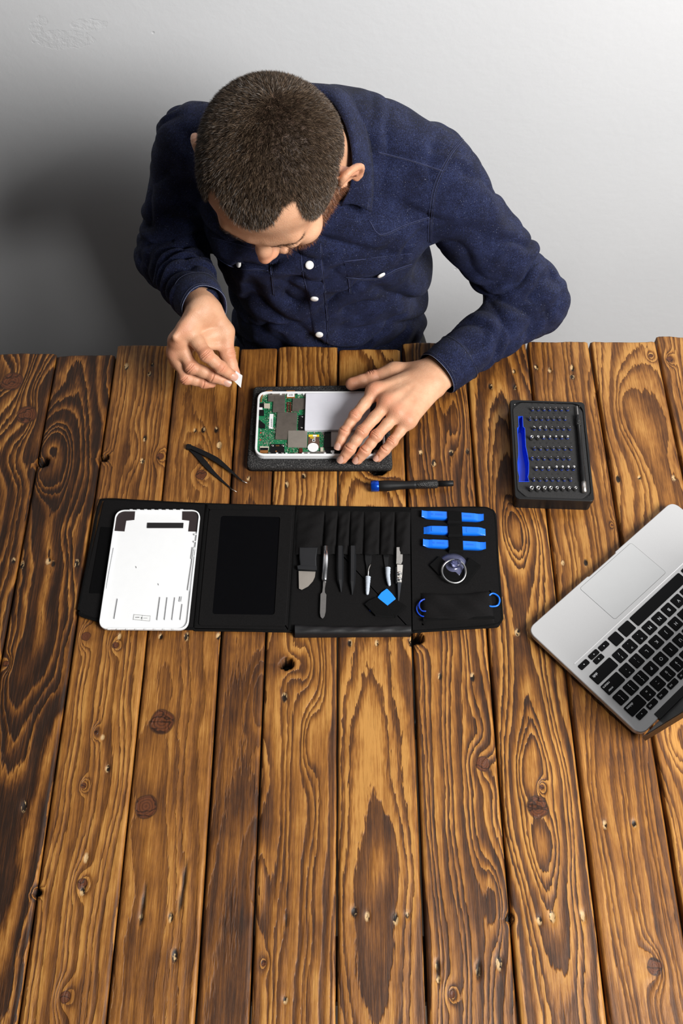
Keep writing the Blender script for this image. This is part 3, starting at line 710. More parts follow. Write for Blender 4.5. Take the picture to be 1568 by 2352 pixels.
def make_bit(style, big=1.0):
    r = .0021 * big
    e = empty('screwdriver_bit', (0, 0, 0))
    if style == 'socket' or style == 'nut':
        k = 24; V = []; Fc = []
        prof = [(r, 0), (r, .0078), (r * .93, .0084), (r * .62, .0084), (r * .55, .0058)]
        V, Fc = lathe((0, 0, 0), prof, k)
        put('socket_body', V, Fc, M_CHROME, e, True, world=False)
        put('socket_floor', *lathe((0, 0, .0052), [(r * .5, 0), (r * .5, .0007)], 12), M_BLK, e, False, world=False)
        return e
    V, Fc = lathe((0, 0, 0), [(r, 0), (r, .0040), (r * .80, .0046)], 6)
    put('shank', V, Fc, M_BIT, e, False, world=False)
    put('blue_reflection_ring', *lathe((0, 0, .0021), [(r * 1.05, 0), (r * 1.05, .0005), (r * .9, .0006)], 16), M_DBLUE, e, True, world=False)  # blue ring paints in the blue reflected on the bit
    z0 = .0042
    if style == 'flat': t = box(-.0019, .0019, -.0004, .0004, z0, .0082)
    elif style == 'round': t = lathe((0, 0, z0), [(r * .8, 0), (r * .95, .004), (r * .95, .0052), (r * .8, .0056)], 16)
    elif style == 'cross':
        a = MB(); a.add(*box(-.0015, .0015, -.00045, .00045, z0, .0078)); a.add(*box(-.00045, .00045, -.0015, .0015, z0, .0078)); t = (a.v, a.f)
    elif style == 'star':
        V = []; k = 12
        for zz, s in ((z0, .0015), (.0070, .0012)):
            for j in range(k): q = s * (1.25 if j % 2 else .8); V.append((q * math.cos(j * PI / 6), q * math.sin(j * PI / 6), zz))
        t = (V, [(j, (j + 1) % k, k + (j + 1) % k, k + j) for j in range(k)] + [tuple(k + j for j in range(k))])
    else: t = lathe((0, 0, z0), [(r * .72, 0), (r * .60, .0022), (r * .46, .0034), (r * .20, .0042)], 8)
    put('tip', *t, M_CHROME, e, style == 'round', world=False)
    return e
proto = {}
def copy_tree(o, parent=None):
    c = o.copy(); COL.objects.link(c)
    if parent is not None: c.parent = parent
    for ch in o.children: copy_tree(ch, c)
    return c
def caseW(p, z):
    c, s = math.cos(BR), math.sin(BR); return (BC[0] + p[0] * c - p[1] * s, BC[1] + p[0] * s + p[1] * c, TZ + z)
LOOK = {'tip': 'small steel bit', 'flat': 'flat blade bit', 'nut': 'small hollow nut bit', 'cross': 'cross head bit', 'round': 'bright round-ended bit', 'star': 'bright star bit', 'socket': 'hollow steel socket'}
for ri, (y, xs, rn, kind) in enumerate(ROWS):
    for ci, x in enumerate(xs):
        st = TIPK.get((ri, ci), kind); big = 1.0
        if ri == 8: big = [1.45, 1.5, 1.38, 1.3, 1.2, 1.1, 1.05, 1.0][ci] * .98
        if st == 'nut': big = [1.15, .95][ci]
        key = (st, round(big, 2))
        hgt = .0084 if st in ('socket', 'nut') else .006
        p = cb6(x + (6 if ri != 8 else 0), y + (4 if ri != 8 else 0), FT + hgt * .8)
        if key not in proto: proto[key] = make_bit(st, big); o = proto[key]
        else: o = copy_tree(proto[key])
        o.location = caseW(p, FT); o.rotation_euler = (0, 0, (ri * 7 + ci * 3) * .4)
        last = ci == len(xs) - 1
        tag(o, '%s, %s in the %s of the black bit case' % (LOOK[st], 'rightmost' if last else ORD[ci], rn), 'screwdriver bit', 'bits standing in the case')
        # moulded size marks behind each bit
        q = cb6(x, y - 62, FT)
        for j, (dx, dy, ww) in enumerate(((0, 0, .0024), (0, .0018, .0016 if ci % 2 else .0030))):
            prints.add(*box(q[0] + dx - ww / 2, q[0] + dx + ww / 2, q[1] + dy, q[1] + dy + .0010, FT, FT + .00012))
tag(prints.put('size_marks', M_PRT, case, world=False), kind='stuff')
# extension shaft in its channel
E0 = cb6(1180, 320, FT); E1 = cb6(1298, 1665, FT)
ext = empty('extension_shaft', caseW((E0 + E1) / 2, FT), label='thin black flexible extension shaft lying along right side of the bit case', cat='screwdriver extension')
d3 = lambda p, zz=.0038: np.array(caseW(p, FT + zz))
ea, eb = d3(E0), d3(E1); Le = np.linalg.norm(eb - ea)
put('drive_tip', *hlathe(ea, eb, [(0, .0013), (.016, .0015), (.0165, .0026), (.019, .0028)], 14), M_SATIN, ext, True)['label'] = 'steel drive tip'
put('shaft', *hlathe(ea, eb, [(.0175, .0038), (.036, .0038), (.0365, .0030), (Le - .044, .0033), (Le - .043, .0040), (Le - .018, .0040), (Le - .0175, .0036)], 16), M_BLKM, ext, True)
put('knurled_collar', *hlathe(ea, eb, [(.018, .0040), (.035, .0040)], 16), M_KN, ext, True)
put('socket_end', *hlathe(ea, eb, [(Le - .0178, .0034), (Le - .0095, .0034), (Le - .0090, .0034), (Le, .0034)], 16), M_SATIN, ext, True)['label'] = 'steel socket end'

# ---- laptop
AX = math.radians(41.58)
LX = np.array([.2436, .5588])
lap = empty('laptop', (LX[0], LX[1], TZ), AX + PI, label='open silver laptop with black keys at the right table edge', cat='laptop')
LW, LD, LH = .2995, .1925, .0165
M_ALU = mat('silver_aluminium', (.53, .53, .535), .42, .35, .012, 700)
M_ALUD = mat('aluminium_edge', (.36, .355, .35), .4, .8, .02)
# body, wedge-thin at the front, with thumb notch in the front edge
out = []
rc_ = roundpoly([(-LW, 0), (0, 0), (0, LD), (-LW, LD)], [.012, .012, .012, .012], 8)
fr_ = []
for p in rc_: fr_.append(np.array(p))
# insert notch points between the first rounded corner and the second
k0 = 9
notch = [(-.1765, 0), (-.1745, .0016), (-.1205, .0016), (-.1185, 0)]
fr_ = fr_[:k0] + [np.array(p) for p in notch] + fr_[k0:]
def lapz(y, top): return (LH - .001) if top else (.0045 * max(0, 1 - y / LD))
rings = [(inset(fr_, .010), 0.0005, 0), (inset(fr_, .0025), .0025, 0), (fr_, .0095, 0), (fr_, LH - .0008, 0), (inset(fr_, .0008), LH, 0)]
V = []; Fc = []; k = len(fr_)
for P, zz, _ in rings: V += [(p[0], p[1], zz) for p in P]
for j in range(4):
    for i in range(k): Fc.append((j * k + i, j * k + (i + 1) % k, (j + 1) * k + (i + 1) % k, (j + 1) * k + i))
Fc.append(tuple(range(k))[::-1]); Fc.append(tuple(4 * k + i for i in range(k)))
local('body', (V, Fc), M_ALU, lap)
# keyboard well: bright bevelled front lip and side lips
wl = MB()
wl.add(*prism([np.array(p) for p in ((-.2895, .0728), (-.0100, .0728), (-.0106, .0742), (-.2889, .0742))], LH, LH + .0005))
local('keyboard_lip', (wl.v, wl.f), mat('polished_aluminium', (.85, .85, .86), .25, .3), lap)
tpo = roundpoly([(-.2030, .0055), (-.0975, .0055), (-.0975, .0668), (-.2030, .0668)], .003, 5)
local('trackpad_gap', ringprism([np.array(p) for p in inset(tpo, -.0004)], [np.array(p) for p in tpo], LH - .0001, LH + .00012, .00002), mat('gap_shadow', (.10, .10, .10), .8), lap)
local('trackpad', prism([np.array(p) for p in tpo], LH - .001, LH + .0002), mat('trackpad_glass', (.50, .505, .51), .38, .25, .01), lap)
M_KEY = mat('key_black', (.0045, .0045, .005), .6, 0, .05, spec=.08)
M_LEG = mat('legend_white', (.72, .74, .76), .5)
_TX = {}
def text_mesh(txt, sz):
    if (txt, sz) in _TX: return _TX[(txt, sz)]
    cu = bpy.data.curves.new('lettering', 'FONT'); cu.body = txt; cu.size = sz; cu.align_x = 'CENTER'; cu.align_y = 'CENTER'
    cu.extrude = .00003; cu.offset = .00004
    t = bpy.data.objects.new('lettering', cu); COL.objects.link(t)
    me = bpy.data.meshes.new_from_object(t.evaluated_get(bpy.context.evaluated_depsgraph_get()))
    bpy.data.objects.remove(t); me.materials.clear(); me.materials.append(M_LEG)
    _TX[(txt, sz)] = me
    return me
def key(cx, cy, w_=.0162, h_=.0155, legs=()):
    KZ = LH + .0014
    V, Fc = box(cx - w_ / 2, cx + w_ / 2, cy - h_ / 2, cy + h_ / 2, LH - .0005, KZ, .0005, .0018)
    o = put('key', V, Fc, M_KEY, lap, False, world=False)
    for txt, dx, dy, sz in legs:
        if txt in ('<t', '>t', '^t', 'vt'):
            a = {'<t': PI, '>t': 0, '^t': PI / 2, 'vt': -PI / 2}[txt]; s = .0011
            T = [(cx + dx + s * math.cos(a + q), cy + dy + s * math.sin(a + q)) for q in (0, 2 * PI / 3, 4 * PI / 3)]
            put('legend', *prism([np.array(p) for p in T], KZ, KZ + .00006), M_LEG, o, world=False)
            continue
        me = text_mesh(txt, sz)
        t = bpy.data.objects.new('legend', me); COL.objects.link(t); t.parent = o; t.location = (cx + dx, cy + dy, KZ + .00005)
    return o
P_ = .0197
Ly = lambda s, dx=0, dy=0, sz=.0062: (s, dx, dy, sz)
def two(a, b): return (Ly(a, 0, -.0028, .0052), Ly(b, 0, .0030, .0052))
for x, s in ((-.0187, '>t'), (-.0575, '<t')): key(x, .0823, .0162, .0075, ((s, 0, 0, 0),))
key(-.0388, .0815, .0162, .0072, (('vt', 0, 0, 0),)); key(-.0388, .0899, .0162, .0072, (('^t', 0, 0, 0),))
key(-.0772, .0862); key(-.0990, .0862, .0200, .0155); key(-.1640, .0862, .1020, .0155)
key(-.2295, .0862, .0200, .0155, (Ly('command', 0, -.004, .0030),)); key(-.2505, .0862, .0162, .0155); key(-.2702, .0862, .0162, .0155)
key(-.0312, .1051, .0400, .0155, (Ly('shift', .0130, -.0035, .0050),))
for i, l in enumerate([('?', '/'), ('>', '.'), ('<', ','), 'M', 'N', 'B', 'V', 'C', 'X', 'Z']):
    key(-.0631 - i * P_, .1051, legs=two(l[1], l[0]) if isinstance(l, tuple) else (Ly(l),))
key(-.0270, .1240, .0312, .0155, (Ly('return', .0082, -.0040, .0048), Ly('enter', .0082, .0035, .0040)))
for i, l in enumerate([('"', "'"), (':', ';'), 'L', 'K', 'J', 'H', 'G', 'F', 'D', 'S', 'A']):
    key(-.0539 - i * P_, .1240, legs=two(l[1], l[0]) if isinstance(l, tuple) else (Ly(l),))
for i, l in enumerate([('|', '\\'), ('}', ']'), ('{', '['), 'P', 'O', 'I', 'U', 'Y', 'T', 'R', 'E', 'W', 'Q']):
    key(-.0200 - i * P_, .1430, legs=two(l[1], l[0]) if isinstance(l, tuple) else (Ly(l),))
key(-.0254, .1620, .0280, .0155, (Ly('delete', .0060, -.0040, .0048),))
for i, l in enumerate([('+', '='), ('_', '-'), (')', '0'), ('(', '9'), ('*', '8'), ('&', '7'), ('^', '6'), ('%', '5'), ('$', '4'), ('#', '3'), ('@', '2'), ('!', '1')]):
    key(-.0501 - i * P_, .1620, legs=two(l[1], l[0]))
for i in range(13):
    key(-.0228 - i * .0203, .1748, .0165, .0076, (Ly('o' if i == 0 else 'F%d' % (13 - i), 0 if i == 0 else .004, 0, .0028),))
# hinge bar and lid
local('hinge_bar', box(-LW + .0345, -.0345, .1850, .1945, LH - .004, LH + .0008, .0004), M_BLK, lap)
LA = math.radians(98)      # opening angle of the lid
def lidp(x, u, t):          # u along the lid from the hinge, t through its thickness (back = positive)
    dy, dz = -math.cos(LA), math.sin(LA)
    return (x, .1945 + dy * u + dz * t, .0125 + dz * u - dy * t * 1.0)
def slab(x0, x1, u0, u1, t0, t1, r):
    P = roundpoly([(x0, u0), (x1, u0), (x1, u1), (x0, u1)], r, 6); k = len(P)
    V = [lidp(p[0], p[1], t0) for p in P] + [lidp(p[0], p[1], t1) for p in P]
    return V, [tuple(range(k)), tuple(k + i for i in range(k))[::-1]] + [(i, k + i, k + (i + 1) % k, (i + 1) % k) for i in range(k)]
lid = local('lid', slab(-LW, 0, 0, .192, 0, .0052, [.004, .004, .012, .012]), mat('lid_aluminium', (.30, .295, .285), .38, .8, .02), lap)
local('screen_glass', slab(-LW + .002, -.002, .008, .190, -.0007, 0, .009), mat('black_glass', (.004, .004, .0045), .28, 0, 0, spec=.35), lid)
for q in (.035, .055): local('port', box(-.0008, .0006, q + .09, q + .100, .0055, .0085), M_BLK, lap)

# ---- tool pouch
pouch = empty('tool_roll', (-.067, .665, TZ), label='long black fabric tool roll unfolded on the table with pockets', cat='tool pouch')
def PP(name, pts, z0, z1, m, r=0.0, bev=0.0, n=2, par=pouch, smooth=False): return put(name, *pxp(pts, z0, z1, r=r, bev=bev, n=n), m, par, smooth)
PT = .0050
PP('left_panel', [(238, 1143), (474, 1156), (447, 1444), (300, 1444), (176, 1408)], 0, PT, M_CL, [.009, .001, .001, .02, .012], .002)
PP('window_panel', [(470, 1156), (682, 1160), (664, 1449), (444, 1446)], 0, PT + .0008, M_CL, .001, .002)
PP('pocket_panel', [(678, 1159), (944, 1164), (948, 1452), (662, 1450)], 0, PT, M_CL, .001, .002)
PP('strap_panel', [(940, 1163), (1110, 1163), (1140, 1172), (1153, 1420), (1146, 1438), (944, 1451)], 0, PT + .0004, M_CL, [.001, .01, .012, .01, .006, .001], .002)
PP('velcro_strip', [(232, 1210), (262, 1212), (242, 1362), (205, 1362)], PT, PT + .0008, M_VEL, .001)
# stitched edge binding
def binding(pts, rad=.0022, zz=PT):
    P = [np.array([*at(x, y, TZ + zz)[:2], TZ + zz - .0006]) for x, y in pts]
    return put('edge_binding', *tube(bez(P, 8), rad, 8, flat=.55), M_BAND, pouch, True)
binding([(180, 1400), (196, 1320), (214, 1225), (228, 1158), (245, 1147), (330, 1151), (474, 1158), (680, 1163), (942, 1167), (1090, 1166), (1124, 1170), (1136, 1190), (1143, 1300), (1151, 1400), (1150, 1424), (1130, 1435), (1040, 1443), (948, 1449)])
binding([(182, 1404), (196, 1416), (300, 1440), (446, 1443), (560, 1446), (662, 1447)])
binding([(476, 1160), (462, 1300), (449, 1440)], .0026, PT + .001)
binding([(681, 1164), (673, 1300), (664, 1446)], .0022, PT + .001)
# window panel: raised border round a glossy dark sleeve
bo = [at(x, y, TZ + .007)[:2] for x, y in ((480, 1170), (672, 1172), (656, 1438), (455, 1436))]
bi = [at(x, y, TZ + .007)[:2] for x, y in ((507, 1184), (643, 1187), (630, 1412), (487, 1410))]
bo = roundpoly(bo, .004, 5); bi = roundpoly(bi, .004, 5)
put('window_border', *ringprism([np.array(p) for p in bo], [np.array(p) for p in bi], TZ + PT, TZ + PT + .0022, .0006), M_CL, pouch)
put('window_sleeve', *prism([np.array(p) for p in inset(bi, -.0006)], TZ + PT, TZ + PT + .0011), mat('sleeve_black', (.0020, .0020, .0026), .9, 0, .05, spec=.04), pouch)['label'] = 'smooth black sleeve window'
# seven tool pockets
xb = [(674, 738), (741, 770), (772, 800), (801, 832), (834, 870), (872, 904), (907, 942)]
for i, (xa, xe) in enumerate(xb):
    nx, ny = 18, 26; V = []; Fc = []; hh = [.0052, .0058, .0056, .0060, .0050, .0048, .0058][i]
    for j in range(ny):
        t = j / (ny - 1); yy = 1171 + (1273 - 1171) * t
        for q in range(nx):
            s = q / (nx - 1); sx = xa + (xe - xa) * s - (4 * (1 - t) if False else 0) + (681 - 674) * (1 - t) * (1 - (xa - 674) / 268) 
            g = max(0, 1 - (2 * s - 1) ** 2) ** .5
            prof = min(1, t * 2.4) ** .7
            hgt = .0004 + hh * g * prof + .0006 * math.sin(9 * s + 5 * t + i * 2) * prof + .0005 * math.sin(23 * t + 4 * i + 6 * s) * g
            p = at(sx, yy + 2.5 * math.sin(PI * s) * t, TZ + PT + .003)
            V.append((p[0], p[1], TZ + PT + max(.0002, hgt)))
    nb = len(V)
    for j in range(ny - 1):
        for q in range(nx - 1):
            a = j * nx + q; Fc.append((a, a + 1, a + nx + 1, a + nx))
    # thickness at the open mouth
    for q in range(nx): p = V[(ny - 1) * nx + q]; V.append((p[0], p[1] + .0004, max(TZ + PT, p[2] - .0008)))
    for q in range(nx - 1): Fc.append(((ny - 1) * nx + q, (ny - 1) * nx + q + 1, nb + q + 1, nb + q))
    put('tool_pocket', V, Fc, M_CL, pouch, True)
PP('pocket_hem', [(681, 1166), (944, 1170), (944, 1176), (681, 1172)], PT, PT + .0016, M_BAND, 0, .0004)
# rolled flap at the lower edge
V = []; Fc = []; nx, ny = 40, 8
for q in range(nx):
    s = q / (nx - 1); 
    for j in range(ny):
        t = j / (ny - 1); pxx = 677 + (944 - 677) * s; pyy = (1432 + 4 * math.sin(PI * s)) * (1 - t) + (1459 - 2 * s - 0) * t
        p = at(pxx, pyy, TZ + PT + .005); hgt = .0008 + .0060 * math.sin(PI * min(1, t * 1.02)) ** .6 + .0005 * math.sin(30 * s + 7 * t)
        V.append((p[0], p[1], TZ + PT + hgt if t < .97 else TZ + .0015))
for q in range(nx - 1):
    for j in range(ny - 1): a = q * ny + j; Fc.append((a, a + 1, a + ny + 1, a + ny))
V0 = len(V)
put('rolled_flap', V, Fc, mat('black_coated_cloth', (.0055, .0055, .0065), .5, 0, .2, 60, .0003, 60), pouch, True)
# elastic strap with three loops
PZ = TZ + PT
for j, (y0, y1, h) in enumerate(((1173, 1197, .0088), (1198, 1205, .0022), (1206, 1228, .0088), (1229, 1236, .0022), (1237, 1264, .0088))):
    dx = (y0 - 1173) * .05
    PP('strap_loop', [(1027 + dx, y0), (1060 + dx, y0 + 1), (1061 + dx, y1 + 1), (1028 + dx, y1)], PT, PT + h, M_BAND, 0, min(h * .45, .0022), 3)
def pry_tool(pts, lab, flip):
    (xa, ya), (xe, ye) = pts; a = at(xa, ya, PZ + .004); b = at(xe, ye, PZ + .004)
    e = empty('pry_tool', ((a[0] + b[0]) / 2, (a[1] + b[1]) / 2, PZ), label=lab, cat='opening tool', group='blue plastic opening tools under the strap')
    d = b[:2] - a[:2]; Lt = np.linalg.norm(d); d /= Lt; nr = np.array([-d[1], d[0]])
    n = 34; V = []; Fc = []
    for i in range(n):
        u = i / (n - 1); w_ = .0058 * (1 + .10 * math.sin(PI * u)) ; w_ = w_ if .04 < u < .96 else .0054
        e_ = min(u, 1 - u) * Lt
        lift = (.0048 * max(0, 1 - e_ / .010) ** 1.6) if not flip else (-.0 + .0)
        zb = .0006 + lift; zt = .0062 + (0 if not flip else 0)
        th = np.interp(e_, [0, .004, .012], [.0009, .0026, .0056])
        if flip: zb = max(.0004, .0058 - th - .0048 * max(0, 1 - e_ / .010) ** 1.3)
        c = a[:2] + d * Lt * u
        for s, zz in ((-1, 0), (1, 0), (1, .7), (.8, 1), (-.8, 1), (-1, .7)):
            p = c + nr * s * w_; V.append((p[0], p[1], PZ + zb + th * zz))
    for i in range(n - 1):
        for j in range(6): Fc.append((i * 6 + j, i * 6 + (j + 1) % 6, (i + 1) * 6 + (j + 1) % 6, (i + 1) * 6 + j))
    Fc += [tuple(range(6))[::-1], tuple((n - 1) * 6 + j for j in range(6))]
    put('body', V, Fc, M_BLUE, e, False)
    M_E = mat('blue_embossing', (.004, .12, .66), .4)
    if flip:
        for u0, u1 in ((.12, .30), (.68, .88)):
            q = [a[:2] + d * Lt * u0 - nr * .0042, a[:2] + d * Lt * u1 - nr * .0042, a[:2] + d * Lt * u1 + nr * .0042, a[:2] + d * Lt * u0 + nr * .0042]
            put('pad', *prism([np.array(x) for x in roundpoly(q, .002)], PZ + .0055, PZ + .0064, .0003), M_BLUE, e)
    else:
        q = a[:2] + d * Lt * .17
        V2, F2 = lathe((q[0], q[1], PZ + .0062), [(.0017, 0), (.0017, .0002)], 6)
        put('emblem', V2, F2, M_E, e)
        mb = MB()
        for kx in range(8):
            c = a[:2] + d * Lt * (.22 + kx * .016); hh = .0010 if kx % 3 else .0014
            mb.add(*prism([c - nr * hh, c + d * .0009 - nr * hh, c + d * .0009 + nr * hh, c + nr * hh], PZ + .0062, PZ + .0064))
        for kx in range(8):
            c = a[:2] + d * Lt * (.68 + kx * .016); mb.add(*prism([c - nr * .001, c + d * .0009 - nr * .001, c + d * .0009 + nr * .001, c + nr * .001], PZ + .0062, PZ + .0064))
        mb.put('embossed_word', M_E, e)
    return e
pry_tool(((968, 1181), (1110, 1189)), 'blue plastic opening tool, topmost of three under the strap', False)
pry_tool(((973, 1216), (1115, 1220)), 'blue plastic opening tool with oval pads, middle of three under the strap', True)
pry_tool(((971, 1247), (1115, 1254)), 'blue plastic opening tool nearest the suction cup, lowest of three', False)
# suction cup with ring, held by crossed elastic
def clear_mat(name, col, rough=.05):
    m, nt, b = new_mat(name); b.inputs['Base Color'].default_value = (*col, 1); b.inputs['Transmission Weight'].default_value = 1.0; b.inputs['Roughness'].default_value = rough; b.inputs['IOR'].default_value = 1.35
    n = noise_n(nt, coords(nt), 300, 2); L(nt, bump(nt, n, .0001), b.inputs['Normal']); return m
M_CLR = clear_mat('clear_vinyl', (.72, .74, .95), .15)
c = at(1040, 1300, PZ + .002)
suc = empty('suction_cup', (c[0], c[1], PZ), label='clear suction cup with a steel pull ring on the tool roll', cat='suction cup')
R_ = .0205
V, Fc = lathe((c[0], c[1], PZ), [(R_, .0002), (R_, .0010), (R_ * .75, .0030), (R_ * .4, .0052), (.0055, .0066), (.0050, .0085), (.0050, .0095)], 40)
put('cup', V, Fc, mat('milky_vinyl', (.16, .17, .30), .15, 0, .1, trans=.55), suc, True)
kb = at(1048, 1294, PZ + .014)
put('knob', *lathe((kb[0], kb[1], PZ + .0075), [(.0042, 0), (.0058, .0025), (.0068, .0058), (.0062, .0082), (.0040, .0098), (.001, .0102)], 24), M_CLR, suc, True)
rcx = at(1042, 1312, PZ + .009); pts = [(rcx[0] + .0162 * math.cos(t), rcx[1] + .0162 * math.sin(t), PZ + .0085 + .0030 * math.sin(t) + .0006 * math.sin(2 * t)) for t in np.linspace(0, 2 * PI, 49)[:-1]]
put('pull_ring', *tube(pts, .0015, 10, closed=True), M_STEEL, suc, True)
PP('corner_strap', [(1009, 1276), (1068, 1334), (1061, 1338), (1006, 1318), (986, 1297)], PT, PT + .0045, M_BAND, .001, .001)
PP('corner_strap', [(1077, 1279), (1105, 1298), (1073, 1338), (1060, 1336), (1056, 1322)], PT, PT + .0045, M_BAND, .001, .001)
# zipped accessory pocket with blue strap coiled inside
def cordpts(q): return bez([np.array([*at(x, y, PZ + h)[:2], PZ + h]) for x, y, h in q], 8)
cord = empty('wrist_strap', (*at(1050, 1395)[:2], PZ), label='blue coiled wrist strap cord peeking from both ends of the pocket', cat='cord')
put('cord_loop', *tube(cordpts([(1120, 1370, .004), (1131, 1363, .004), (1143, 1369, .004), (1147, 1379, .004), (1143, 1390, .004), (1132, 1393, .004), (1120, 1392, .004)]), .0012, 8), M_BLUE, cord, True)
put('cord_loop', *tube(cordpts([(975, 1376, .003), (964, 1383, .003), (957, 1394, .003), (958, 1405, .003), (966, 1414, .003), (978, 1417, .003)]), .0010, 8), M_DBLUE, cord, True)
put('cord_loop', *tube(cordpts([(975, 1376, .006), (966, 1380, .006), (962, 1388, .006), (963, 1396, .006), (969, 1403, .006), (978, 1404, .006)]), .0010, 8), M_DBLUE, cord, True)
V = []; Fc = []; nx, ny = 30, 14
for q in range(nx):
    s = q / (nx - 1)
    for j in range(ny):
        t = j / (ny - 1); top = (966 + (1128 - 966) * s, 1357 + 6 * math.sin(PI * s) - 5 * s); bot = (969 + (1136 - 969) * s, 1432 - 5 * s)
        px_ = top[0] * (1 - t) + bot[0] * t; py_ = top[1] * (1 - t) + bot[1] * t
        g = (max(0, 1 - (2 * s - 1) ** 4)) ** .5 * (max(0, 1 - (2 * t - 1) ** 4)) ** .5
        p = at(px_, py_, PZ + .006); V.append((p[0], p[1], PZ + .0004 + .0085 * g + .0012 * math.sin(7 * s + 5 * t) * g + .0008 * math.sin(17 * s - 9 * t) * g))
for q in range(nx - 1):
    for j in range(ny - 1): a = q * ny + j; Fc.append((a, a + 1, a + ny + 1, a + ny))
put('accessory_pocket', V, Fc, M_CL, pouch, True)
PP('pocket_hem', [(971, 1420), (1135, 1415), (1136, 1421), (972, 1426)], PT + .0058, PT + .0072, M_BAND, 0, .0004)

# ---- tools in the pockets
s7 = 1568 / 310.
def q7(*p): return [(650 + x / s7, 1130 + y / s7) for x, y in p]
kn_ = empty('scraper_knife', (*at(705, 1300)[:2], PZ), label='short scraper knife with black handle and curved steel blade', cat='knife')
M_DKP = mat('charcoal_plastic', (.010, .011, .013), .4, 0, .1)
put('blade', *pxp(q7((180, 918), (376, 925), (368, 985), (345, 1035), (290, 1095), (215, 1135), (184, 1122)), PT + .0022, PT + .0032), mat('grey_blade', (.30, .27, .24), .5, .3, .05), kn_)['label'] = 'flat grey steel blade with rounded edge'
put('handle', *pxp(q7((188, 640), (400, 640), (385, 760), (388, 855), (392, 905), (168, 892), (165, 852), (196, 845), (186, 760)), PT + .0006, PT + .0062, bev=.0015), M_DKP, kn_)
put('handle_ridge', *pxp(q7((165, 852), (392, 858), (392, 905), (168, 892)), PT + .004, PT + .0070, bev=.0006), M_DKP, kn_)
sp = empty('metal_spudger', (*at(744, 1340)[:2], PZ), label='silver metal spudger with round shaft and flat paddle blade', cat='spudger')
def pz(x, y, h): return np.array([*at(650 + x / s7, 1130 + y / s7, PZ + h)[:2], PZ + h])
put('shaft', *tube([pz(497, 640, .0045), pz(495, 800, .0045), pz(482, 1015, .0045), pz(480, 1040, .0040)], [.0044, .0044, .0042, .0030], 16), mat('bright_steel', (.70, .70, .72), .22, 1.0, .04, 400), sp, True)
put('blade', *pxp(q7((464, 1030), (500, 1032), (484, 1120), (485, 1168), (502, 1192), (494, 1390), (480, 1445), (458, 1473), (435, 1450), (428, 1400), (435, 1185), (455, 1165), (462, 1110)), PT + .0028, PT + .0040, r=.001), mat('dull_steel', (.34, .33, .32), .42, 1.0, .05, 300), sp)['label'] = 'flat paddle blade'
for i, (pp, lab) in enumerate(((((662, 640), (662, 900), (664, 1030), (674, 1165)), 'black nylon spudger with pointed tip beside the metal spudger'), (((808, 640), (806, 900), (803, 1050), (803, 1195)), 'black nylon spudger with pointed tip, further right of the two'))):
    tag(put('nylon_spudger', *tube([pz(*pp[0], .0045), pz(*pp[1], .0045), pz(*pp[2], .0040), pz(*pp[3], .0022)], [.0050, .0048, .0042, .0006], 6), mat('black_nylon_rod', (.008, .0085, .010), .42), None, False), lab, 'spudger', 'black nylon spudgers')
M_TIP = mat('frosted_tip_cover', (.50, .55, .62), .3, 0, .08, 300, trans=.15)
tw1 = empty('capped_tweezers', (*at(847, 1320)[:2], PZ), label='black tweezers with frosted ribbed tip cover pointing down from pocket', cat='tweezers')
put('arm', *pxp(q7((945, 640), (1028, 640), (1026, 790), (1000, 900), (996, 1100), (975, 1100), (965, 860), (950, 790)), PT + .0010, PT + .0030, bev=.0006), M_BLKM, tw1)
put('arm', *tube([pz(1015, 842, .0045), pz(1002, 870, .0048), pz(990, 905, .0045), pz(985, 985, .0040)], [.0007, .0008, .0008, .0008], 6), M_SATIN, tw1, True)
def cap(pp, par):
    prof = [(.0044, 0), (.0048, .03), (.0041, .10), (.0045, .16), (.0039, .22), (.0043, .28), (.0038, .36), (.0036, .5), (.0036, .58), (.0032, .64), (.0034, .72), (.0030, .82), (.0024, .95), (.0012, 1)]
    a = pz(*pp[0], .0048); b = pz(*pp[1], .0036)
    b2 = bez([a, (a + b) / 2 + np.array([pp[2] if len(pp) > 2 else 0, 0, 0]), b], 8)
    path = [np.array([np.interp(t, np.linspace(0, 1, len(b2)), [q[i] for q in b2]) for i in range(3)]) for r, t in prof]
    put('tip_cover', *tube(path, [r * .84 for r, t in prof], 14), M_TIP, par, True)['label'] = 'frosted clear ribbed tip cover'
cap(((985, 985), (977, 1195)), tw1)
tw2 = empty('capped_tweezers', (*at(890, 1310)[:2], PZ), label='black tweezers with curved frosted tip cover beside the silver pair', cat='tweezers')
put('arm', *pxp(q7((1150, 640), (1235, 640), (1222, 800), (1215, 1000), (1200, 1000), (1170, 800)), PT + .0008, PT + .0024, bev=.0004), M_BLK, tw2)
cap(((1216, 880), (1236, 1092), -.001), tw2)
tw3 = empty('silver_tweezers', (*at(916, 1320)[:2], PZ), label='silver reverse tweezers with rivets and black needle tips', cat='tweezers')
put('arm', *pxp(q7((1316, 640), (1390, 640), (1386, 800), (1368, 838), (1312, 832), (1314, 780)), PT + .0015, PT + .0060, bev=.0005), M_SATIN, tw3)
put('arm', *pxp(q7((1322, 842), (1390, 846), (1376, 1046), (1326, 1042)), PT + .0030, PT + .0062, bev=.0004), mat('pale_satin_steel', (.72, .69, .65), .45, .6), tw3)
put('spring', *pxp(q7((1308, 870), (1320, 870), (1320, 1060), (1310, 1060)), PT + .0005, PT + .0045), M_DKP, tw3)
for yy in (950, 1013): put('rivet', *lathe(pz(1350, yy, .0064), [(.0032, 0), (.0032, .0006), (.0016, .0012)], 16), M_CHROME, tw3, True)
